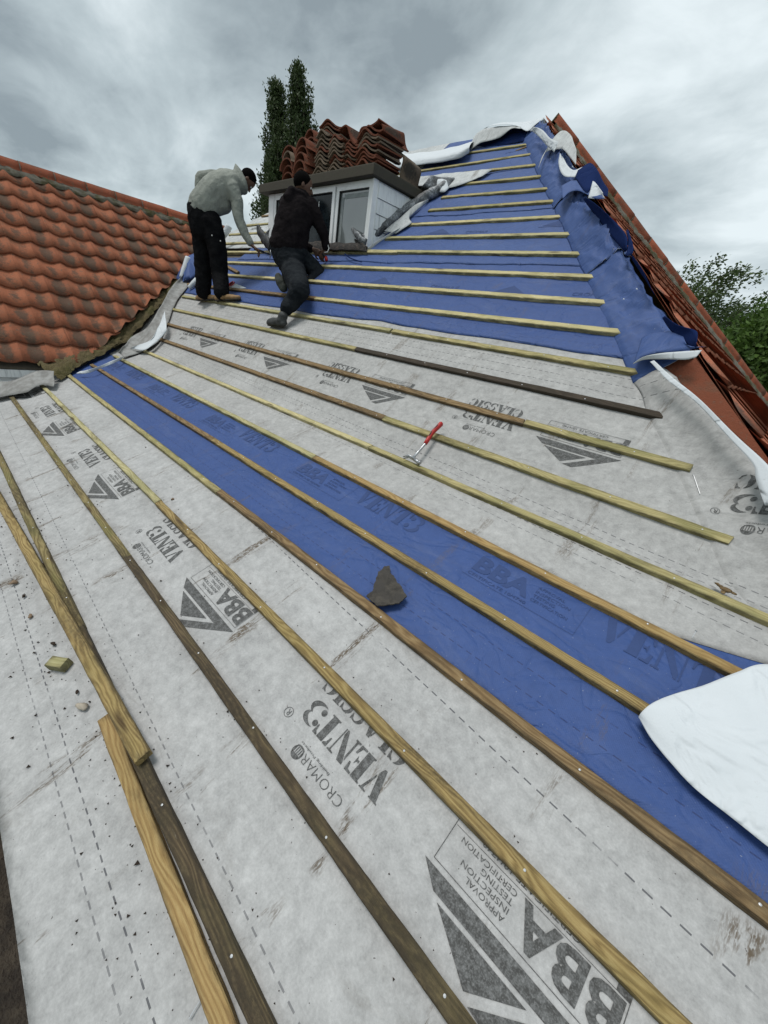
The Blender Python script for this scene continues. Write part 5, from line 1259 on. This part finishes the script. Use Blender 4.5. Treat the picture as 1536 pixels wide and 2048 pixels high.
# ================================================================== PEOPLE
def ellip_tube(mb, pts, ra, rb, axB, n=16):
    """tube with elliptic sections; axB is the fixed direction of the second radius; rounded ends"""
    pts = [V(p) for p in pts]; N = len(pts); axB = V(axB).normalized(); vs = []; fs = []
    P = [pts[0]]; A = [ra[0]]; B_ = [rb[0]]
    d0 = (pts[1]-pts[0]).normalized(); d1 = (pts[-1]-pts[-2]).normalized()
    seq = [(pts[0]-d0*min(ra[0], rb[0])*.75, ra[0]*.45, rb[0]*.45), (pts[0]-d0*min(ra[0], rb[0])*.4, ra[0]*.82, rb[0]*.82)]
    seq += list(zip(pts, ra, rb))
    seq += [(pts[-1]+d1*min(ra[-1], rb[-1])*.4, ra[-1]*.82, rb[-1]*.82), (pts[-1]+d1*min(ra[-1], rb[-1])*.75, ra[-1]*.45, rb[-1]*.45)]
    M = len(seq)
    for i, (p, a, b) in enumerate(seq):
        d = (seq[min(i+1, M-1)][0]-seq[max(i-1, 0)][0]).normalized()
        u = d.cross(axB)
        if u.length < .05: u = V((1, 0, 0)).cross(axB)
        u.normalize(); w_ = u.cross(d).normalized()
        for k in range(n):
            t = 2*pi*k/n; vs.append(p+u*cos(t)*a+w_*sin(t)*b)
    fs = [(i*n+k, i*n+(k+1) % n, (i+1)*n+(k+1) % n, (i+1)*n+k) for i in range(M-1) for k in range(n)]
    fs += [tuple(range(n))[::-1], tuple((M-1)*n+k for k in range(n))]
    mb.add(vs, fs)
def ball(mb, c, r, ax=None, n=2):
    bm = bmesh.new(); bmesh.ops.create_icosphere(bm, subdivisions=n+1, radius=1)
    r = r if hasattr(r, '__len__') else (r, r, r); ax = ax or (V((1, 0, 0)), V((0, 1, 0)), V((0, 0, 1)))
    mb.add([V(c)+ax[0]*v.co.x*r[0]+ax[1]*v.co.y*r[1]+ax[2]*v.co.z*r[2] for v in bm.verts], [[v.index for v in f.verts] for f in bm.faces]); bm.free()
def fused(name, mb, voxel, mat, parent, smooth=4, disp=None, **kw):
    o = mesh('tmp', mb.v, mb.f, mat); 
    m = o.modifiers.new('r', 'REMESH'); m.mode = 'VOXEL'; m.voxel_size = voxel; m.use_smooth_shade = True
    s = o.modifiers.new('s', 'SMOOTH'); s.iterations = smooth; s.factor = .5
    dg = bpy.context.evaluated_depsgraph_get(); dg.update()
    me = bpy.data.meshes.new_from_object(o.evaluated_get(dg)); bpy.data.objects.remove(o)
    me.name = name
    if disp:
        nn = [v.normal.copy() for v in me.vertices]
        for v, q in zip(me.vertices, nn): v.co = v.co+q*disp(v.co, q)
    me.materials.clear(); me.materials.append(mat)
    for p in me.polygons: p.use_smooth = True
    r = bpy.data.objects.new(name, me); put(r, parent=parent, **kw)
    if parent is not None: r.matrix_parent_inverse = Matrix.Translation(parent_world(parent)).inverted()
    return r
def cloth(name, a, b_, rough=.9, scale=9, foldz=1.0):
    T = NT(name); o = T.obj(); n1 = T.noise(o, scale, 4, .6, .8); n2 = T.noise(o, 300, 2); n3 = T.noise(o, 26, 3, .6, .5)
    return T.fin(T.mix(T.step(n1, .3, .7), a, b_), rough, T.bump(T.math('ADD', T.math('MULTIPLY', n3, 1.0), T.math('MULTIPLY', n2, .12)), .014*foldz, .8), spec=.06)
M_GHOOD = cloth('grey_hoodie', (.30, .315, .28), (.225, .238, .215))
M_BHOOD = cloth('dark_hoodie', (.009, .007, .008), (.016, .013, .014))
M_TRS = cloth('black_trousers', (.005, .005, .006), (.010, .010, .011))
M_TRS2 = cloth('charcoal_trousers', (.009, .011, .014), (.020, .023, .026))
M_SKIN = simple('skin', (.12, .062, .040), .55, 0, .3, 12, 0, spec=.4)
M_HAIR = simple('hair', (.004, .0035, .0035), 1.0, 0, .3, 90, .002, spec=.05)
M_BOOTT = simple('tan_boot', (.30, .185, .085), .75, 0, .35, 18, .003)
M_BOOTD = simple('dark_boot', (.040, .043, .042), .7, 0, .4, 22, .003)
M_SOLE = simple('boot_sole', (.045, .038, .03), .8, bump=0)
M_PATCH = simple('reflective_dot', (.75, .75, .72), .5, bump=0)
def folds(seed, amp, fr=9.0):
    return lambda co, n_: amp*(nz(co.x*fr, co.y*fr, co.z*fr*1.5+seed)+.7*abs(nz(co.x*fr*2.1+3, co.y*fr*2.1, co.z*fr*2.8+seed))-.25)
def hand(mb, wrist, palm_dir, back, spread_dir, curl, size=1.0, seed=0):
    """palm with four curled fingers of different length and an opposed thumb"""
    pd = V(palm_dir).normalized(); sd = V(spread_dir); sd = (sd-pd*sd.dot(pd)).normalized(); bk = pd.cross(sd).normalized()
    if bk.dot(V(back)) < 0: bk = -bk
    L = .095*size; ellip_tube(mb, [wrist, wrist+pd*L*.5, wrist+pd*L*.95], [.030*size, .041*size, .040*size], [.020*size, .017*size, .014*size], bk, 12)
    for i, (off, ln) in enumerate(((-.031, .070), (-.010, .080), (.011, .074), (.031, .058))):
        p = wrist+pd*L*.95+sd*off*size; d = pd; pts = [p]
        for j in range(3):
            a = curl*(.55+.25*j)+.08*i; d = (d*cos(a)-bk*sin(a)).normalized(); p = p+d*ln*size*(.45, .32, .23)[j]; pts.append(p)
        ellip_tube(mb, pts, [.0105, .010, .0092, .008], [.0105, .010, .0092, .008], sd, 8)
    p = wrist+pd*L*.35-sd*.034*size; d = (pd*.6-sd*.8-bk*.3).normalized(); q = p+d*.035*size; q2 = q+(pd*.9-sd*.1-bk*.5).normalized()*.032*size
    ellip_tube(mb, [p, q, q2], [.014, .012, .0095], [.014, .012, .0095], bk, 8)
def head(body, c, face, crown, r=.098):
    """skull, jaw, nose, ears and neck base; face = direction looked at, crown = top of the head"""
    f = V(face).normalized(); u = (V(crown)-f*V(crown).dot(f)).normalized(); s = f.cross(u).normalized(); c = V(c)
    ball(body, c, (r*.80, r*1.0, r*1.02), (s, f, u))
    ball(body, c+f*r*.38-u*r*.52, (r*.58, r*.62, r*.62), (s, f, u))
    ball(body, c+f*r*.72-u*r*.98, (r*.28, r*.24, r*.20), (s, f, u))
    ellip_tube(body, [c+f*r*.98-u*r*.12, c+f*r*1.12-u*r*.34, c+f*r*1.16-u*r*.48], [.007, .011, .015], [.008, .011, .011], s, 8)
    ellip_tube(body, [c+f*r*.96-u*r*.74-s*.020, c+f*r*1.03-u*r*.74, c+f*r*.96-u*r*.74+s*.020], [.006, .008, .006], [.006, .008, .006], u, 8)
    for k in (-1, 1):
        ball(body, c+s*k*r*.83-u*r*.16-f*r*.02, (r*.07, r*.17, r*.29), (s, f, u))
        ellip_tube(body, [c+f*r*.93+u*r*.10+s*k*.015, c+f*r*.90+u*r*.12+s*k*.048], [.006, .005], [.006, .005], u, 6)
    return f, u, s
def eyes(parent, c, f, u, s, r):
    b = MB()
    ob = []
    for k in (-1, 1):
        b = MB(); ball(b, V(c)+f*r*.86-u*r*.06+s*k*.031, .0125, n=1); e_ = b.build('eye', M_PATCH, parent, True)
        b = MB(); ball(b, V(c)+f*(r*.86+.0085)-u*r*.06+s*k*.031, .006, n=1); b.build('iris', M_HAIR, e_, True)
# ---------------------------------------------------------------- standing man
B1 = rp(430, 600, 0); nv1 = V((ray(430, 460).x, ray(430, 460).y, 0)).normalized()
def J1(x, y, off=0.0): return hit(x, y, B1-nv1*off, nv1)
man = empty('person', (B1.x, B1.y, B1.z), 'man in pale grey hoodie and black trousers standing bent over, holding a hammer', 'person', 'roofers')
VD = nv1
# body (one continuous surface)
b = MB()
ellip_tube(b, [J1(405, 425), J1(425, 390), J1(452, 366), J1(470, 362)], [.10, .12, .14, .10], [.09, .12, .14, .12], VD)
ellip_tube(b, [J1(470, 364), J1(484, 358), J1(491, 358)], [.07, .060, .058], [.07, .06, .058], VD)
hc1 = J1(496, 359); fc = (J1(506, 383)-J1(497, 360)); up1 = (J1(513, 345)-J1(496, 362))
F1, U1, S1 = head(b, hc1, fc, up1, .098)
for off, pts in ((.13, [(462, 375), (476, 410), (478, 442), (492, 470), (503, 490)]),): ellip_tube(b, [J1(x, y, off+.03*i) for i, (x, y) in enumerate(pts)], [.055, .048, .042, .036, .028], [.055, .048, .042, .036, .026], VD)
ellip_tube(b, [J1(450, 360, -.16), J1(402, 364, -.24), J1(418, 400, -.24)], [.05, .042, .035], [.05, .042, .035], VD)
for off, pts in ((.09, [(412, 445), (433, 505), (440, 560), (443, 590)]), (-.09, [(402, 448), (408, 505), (408, 560), (408, 592)])):
    ellip_tube(b, [J1(x, y, off) for x, y in pts], [.07, .06, .05, .045], [.07, .06, .05, .045], VD)
wr = J1(504, 491, .25); hd_ = J1(514, 499, .25)-wr
hand(b, wr, hd_, (0, 0, 1), VD, 1.15)
body1 = fused('body', b, .0065, M_SKIN, man, 3)
eyes(man, hc1, F1, U1, S1, .098)
b = MB(); ball(b, hc1-F1*.016+U1*.016, (.086, .100, .098), (S1, F1, U1)); 
hair1 = fused('hair', b, .008, M_HAIR, man, 2); bm = bmesh.new(); bm.from_mesh(hair1.data)
bmesh.ops.bisect_plane(bm, geom=bm.verts[:]+bm.edges[:]+bm.faces[:], plane_co=hc1+U1*.022+F1*.03, plane_no=(F1*.75-U1*.65).normalized(), clear_outer=True); bm.to_mesh(hair1.data); bm.free()
b = MB(); ball(b, hc1+F1*.040-U1*.058, (.060, .062, .058), (S1, F1, U1)); bd = fused('beard', b, .007, M_HAIR, man, 2)
bm = bmesh.new(); bm.from_mesh(bd.data); bmesh.ops.bisect_plane(bm, geom=bm.verts[:]+bm.edges[:]+bm.faces[:], plane_co=hc1-U1*.066, plane_no=U1, clear_outer=True); bm.to_mesh(bd.data); bm.free()
# hoodie
b = MB()
ellip_tube(b, [J1(402, 418), J1(420, 397), J1(440, 380), J1(457, 372), J1(468, 367)], [.172, .188, .196, .185, .150], [.17, .185, .19, .20, .17], VD)
ellip_tube(b, [J1(408, 412), J1(430, 412), J1(452, 408)], [.11, .12, .10], [.15, .15, .13], VD)
ellip_tube(b, [J1(462, 374, .12), J1(474, 402, .15), J1(478, 440, .18), J1(489, 464, .21), J1(501, 487, .24)], [.100, .078, .066, .060, .046], [.10, .08, .068, .060, .046], VD)
ellip_tube(b, [J1(452, 358, -.13), J1(428, 352, -.20), J1(401, 355, -.25)], [.085, .072, .068], [.085, .07, .066], VD)
ellip_tube(b, [J1(401, 356, -.25), J1(399, 374, -.25), J1(412, 396, -.22)], [.068, .060, .05], [.066, .056, .05], VD)
ellip_tube(b, [J1(487, 377, .04), J1(483, 364, .0), J1(477, 350, .0), J1(474, 339), J1(471, 327)], [.060, .078, .072, .052, .014], [.10, .12, .105, .07, .014], VD)
fused('hoodie', b, .010, M_GHOOD, man, 7, folds(2, .009, 6))
b = MB(); ellip_tube(b, [J1(394, 409), J1(404, 413), J1(416, 419)], [.040, .045, .04], [.13, .15, .14], VD); fused('vest_hem', b, .012, M_UPVC, man, 3)
# trousers
b = MB()
ellip_tube(b, [J1(404, 412), J1(407, 440), J1(409, 462)], [.175, .19, .18], [.15, .165, .15], VD)
ellip_tube(b, [J1(420, 440, .07), J1(430, 475, .09), J1(436, 508, .10), J1(440, 550, .10), rp(443, 588, .09)], [.14, .13, .118, .108, .098], [.135, .125, .112, .105, .098], VD)
ellip_tube(b, [J1(400, 442, -.08), J1(404, 480, -.10), J1(406, 520, -.10), J1(407, 560, -.10), rp(407, 588, .10)], [.14, .125, .112, .105, .096], [.13, .115, .10, .095, .085], VD)
tr1 = fused('trousers', b, .010, M_TRS, man, 4, folds(7, .010, 9))
for x, y in ((424, 471), (441, 482)):
    b = MB(); ball(b, J1(x, y, .215), .008, n=1); b.build('reflective_dot', M_PATCH, man, True)
def boot(name, heel, toe, ankle, mat, parent, w_=.048, up=(0, 0, 1)):
    b = MB(); heel, toe, ankle = V(heel), V(toe), V(ankle); d = (toe-heel).normalized(); up = V(up)
    ellip_tube(b, [heel+up*.035, heel.lerp(toe, .35)+up*.042, heel.lerp(toe, .7)+up*.036, toe-d*.03+up*.030], [.034, .042, .036, .028], [w_*.85, w_*.9, w_, w_*.8], d.cross(up).normalized())
    ellip_tube(b, [heel.lerp(toe, .12)+up*.05, ankle], [.050, .052], [.045, .047], d.cross(up).normalized())
    o = fused(name, b, .008, mat, parent, 3, folds(3, .003, 20))
    b = MB(); ellip_tube(b, [heel+up*.010, heel.lerp(toe, .5)+up*.008, toe-d*.02+up*.010], [.012, .012, .012], [w_*.9, w_*1.0, w_*.85], d.cross(up).normalized()); fused('sole', b, .008, M_SOLE, o, 1)
    return o
boot('boot', rp(434, 603, .004), rp(480, 600, .004), rp(444, 590, .09), M_BOOTT, man)
boot('boot', rp(396, 602, .004), rp(436, 600, .004), rp(406, 590, .09), M_BOOTT, man)
ht = empty('hammer', J1(520, 503, .26), 'dark hammer held in the right hand of the standing man', 'hammer')
hp0, hp1 = J1(508, 497, .24), J1(541, 509, .24)
b = MB(); b.tube([hp0, hp0.lerp(hp1, .6)], [.016, .013], 8); b.build('grip', M_BLACK, ht, True)
b = MB(); b.tube([hp0.lerp(hp1, .6), hp1], [.010, .009], 8); b.build('shaft', M_BLACK, ht, True)
b = MB(); hdv = nv1.cross(hp1-hp0).normalized(); b.tube([hp1-hdv*.05, hp1-hdv*.02, hp1+hdv*.05], [.014, .011, .005], 8); b.build('hammer_head', M_STEEL, ht, True)
# ---------------------------------------------------------------- kneeling man
B2 = rp(602, 560, 0); nv2 = V((ray(602, 500).x, ray(602, 500).y, 0)).normalized()
def J2(x, y, off=0.0): return hit(x, y, B2-nv2*off, nv2)
kn = empty('person', (B2.x, B2.y, B2.z), 'man in dark hoodie kneeling with his back to the camera in front of the dormer', 'person', 'roofers')
VD = nv2
b = MB()
ellip_tube(b, [J2(578, 505), J2(585, 465), J2(594, 425), J2(598, 402)], [.15, .14, .15, .12], [.12, .12, .12, .10], VD)
ellip_tube(b, [J2(600, 408, -.02), J2(606, 385, -.03)], [.062, .058], [.062, .058], VD)
hc2 = J2(607, 369, -.03); f2 = V((.55, .80, -.22)); F2, U2, S2 = head(b, hc2, f2, V((0, 0, 1)), .100)
ellip_tube(b, [J2(620, 408, -.02), J2(634, 440, -.0), J2(643, 458, -.0), J2(650, 482, -.02), J2(650, 500, -.04)], [.055, .048, .042, .036, .028], [.055, .048, .042, .034, .026], VD)
ellip_tube(b, [J2(572, 408, -.06), J2(575, 450, -.22), J2(600, 490, -.26), J2(628, 500, -.14)], [.055, .046, .038, .028], [.055, .046, .038, .026], VD)
K1, K2, K3, K4 = J2(586, 540, .12), rp(600, 580, .20), rp(585, 603, .14), rp(568, 624, .10)
ellip_tube(b, [J2(578, 512), K1, K2, K3, K4], [.09, .08, .07, .055, .045], [.09, .08, .07, .055, .045], VD)
ellip_tube(b, [J2(604, 515, -.05), J2(640, 546, -.02), J2(626, 560, .05), J2(600, 566, .10)], [.10, .075, .06, .05], [.10, .075, .06, .05], VD)
hand(b, J2(650, 500, -.04), J2(644, 512, -.06)-J2(650, 500, -.04), -VD, V((1, .3, 0)), 1.1)
hand(b, J2(628, 500, -.14), J2(638, 506, -.12)-J2(628, 500, -.14), -VD, V((0, 0, 1)), 1.0)
fused('body', b, .0065, M_SKIN, kn, 3)
eyes(kn, hc2, F2, U2, S2, .100)
b = MB(); ball(b, hc2-F2*.018+U2*.018, (.090, .102, .100), (S2, F2, U2)); h2_ = fused('hair', b, .008, M_HAIR, kn, 2)
bm = bmesh.new(); bm.from_mesh(h2_.data); bmesh.ops.bisect_plane(bm, geom=bm.verts[:]+bm.edges[:]+bm.faces[:], plane_co=hc2-U2*.030, plane_no=(F2*.35-U2*.94).normalized(), clear_outer=True); bm.to_mesh(h2_.data); bm.free()
b = MB()
ellip_tube(b, [J2(577, 498), J2(580, 474), J2(587, 445), J2(594, 420), J2(597, 405)], [.225, .215, .205, .195, .150], [.15, .15, .15, .14, .12], VD)
ellip_tube(b, [J2(619, 408, -.01), J2(632, 434, .0), J2(642, 456, .0), J2(650, 478, -.02), J2(652, 496, -.04)], [.088, .082, .066, .056, .046], [.088, .08, .066, .056, .046], VD)
ellip_tube(b, [J2(574, 405, -.05), J2(572, 448, -.18), J2(598, 488, -.24), J2(622, 499, -.16)], [.09, .075, .06, .046], [.088, .07, .06, .046], VD)
ellip_tube(b, [J2(600, 394, -.03), J2(606, 398, -.03)], [.10, .10], [.10, .10], VD)
ellip_tube(b, [J2(584, 382, .03), J2(578, 396, .05), J2(580, 410, .05)], [.055, .065, .05], [.08, .085, .06], VD)
ellip_tube(b, [J2(584, 382, .03), J2(598, 386, .04), J2(610, 392, .03)], [.045, .042, .03], [.06, .055, .04], VD)
fused('hoodie', b, .010, M_BHOOD, kn, 5, folds(4, .010, 8))
b = MB()
ellip_tube(b, [J2(579, 502), J2(580, 520)], [.225, .20], [.155, .15], VD)
ellip_tube(b, [J2(577, 515, .04), K1, K1.lerp(K2, .55), K2], [.165, .145, .125, .108], [.13, .13, .12, .105], VD)
ellip_tube(b, [K2, K3, K3.lerp(K4, .75)], [.105, .085, .075], [.10, .085, .075], VD)
ellip_tube(b, [J2(602, 516, -.05), J2(622, 532, -.03), J2(639, 547, .0)], [.12, .105, .085], [.12, .105, .09], VD)
ellip_tube(b, [J2(639, 548, .0), J2(628, 560, .05), J2(610, 566, .08)], [.085, .075, .06], [.085, .07, .06], VD)
fused('trousers', b, .010, M_TRS2, kn, 4, folds(9, .011, 9))
b = MB(); ellip_tube(b, [J2(556, 553, .14), J2(562, 566, .18), J2(568, 578, .22)], [.045, .06, .045], [.05, .055, .04], VD); fused('tool_pouch', b, .009, simple('pouch_canvas', (.045, .05, .042), .9), kn, 3, folds(5, .006, 18))
for x, y in ((586, 543), (585, 575)):
    b = MB(); ball(b, J2(x, y, .30), .009, n=1); b.build('reflective_dot', M_PATCH, kn, True)
bh, bt_ = rp(571, 652, .0), rp(538, 648, .0)
bo = boot('boot', bh, bt_, rp(567, 630, .09), M_BOOTD, kn, .052, nrm(2.8))
b = MB(); b.tube([J2(655, 488, .0), J2(658, 497, .02), J2(655, 504, .03), J2(648, 505, .02)], [.006]*4, 8); b.build('bracelet', M_PATCH, kn, True)
hh = empty('hammer', J2(652, 519, .0), 'hammer with red grip end held by the kneeling man', 'hammer')
b = MB(); b.tube([J2(645, 508, -.03), J2(652, 514, -.0)], [.012, .012], 8); b.build('shaft', M_BLACK, hh, True)
b = MB(); b.tube([J2(652, 514, -.0), J2(653, 521, .02)], [.018, .020], 10); b.build('grip', M_RED, hh, True)
# lead soaker bent up at the left foot of the dormer
M_LEADD = simple('dark_lead', (.035, .037, .04), .6, .2, .5, 25, .004)
l2 = empty('lead_flashing', J2(530, 480, -.3), 'dark lead soaker bent up at the lower left corner of the dormer', 'flashing')
lump_tube('lead_roll', [atY(516, 452, 3.5), atY(520, 466, 3.5), atY(530, 480, 3.5), atY(544, 494, 3.5)], [.035, .06, .065, .075], M_LEADD, 6, .3, parent=l2, flat=.6)
flap('lead_tail', [[atY(541, 455, 3.5), atY(538, 470, 3.5), atY(542, 486, 3.5)], [atY(528, 470, 3.48), atY(530, 480, 3.48), atY(538, 496, 3.46)]], 8, 5, M_LEAD, M_LEAD, 4, .010, .004, parent=l2)
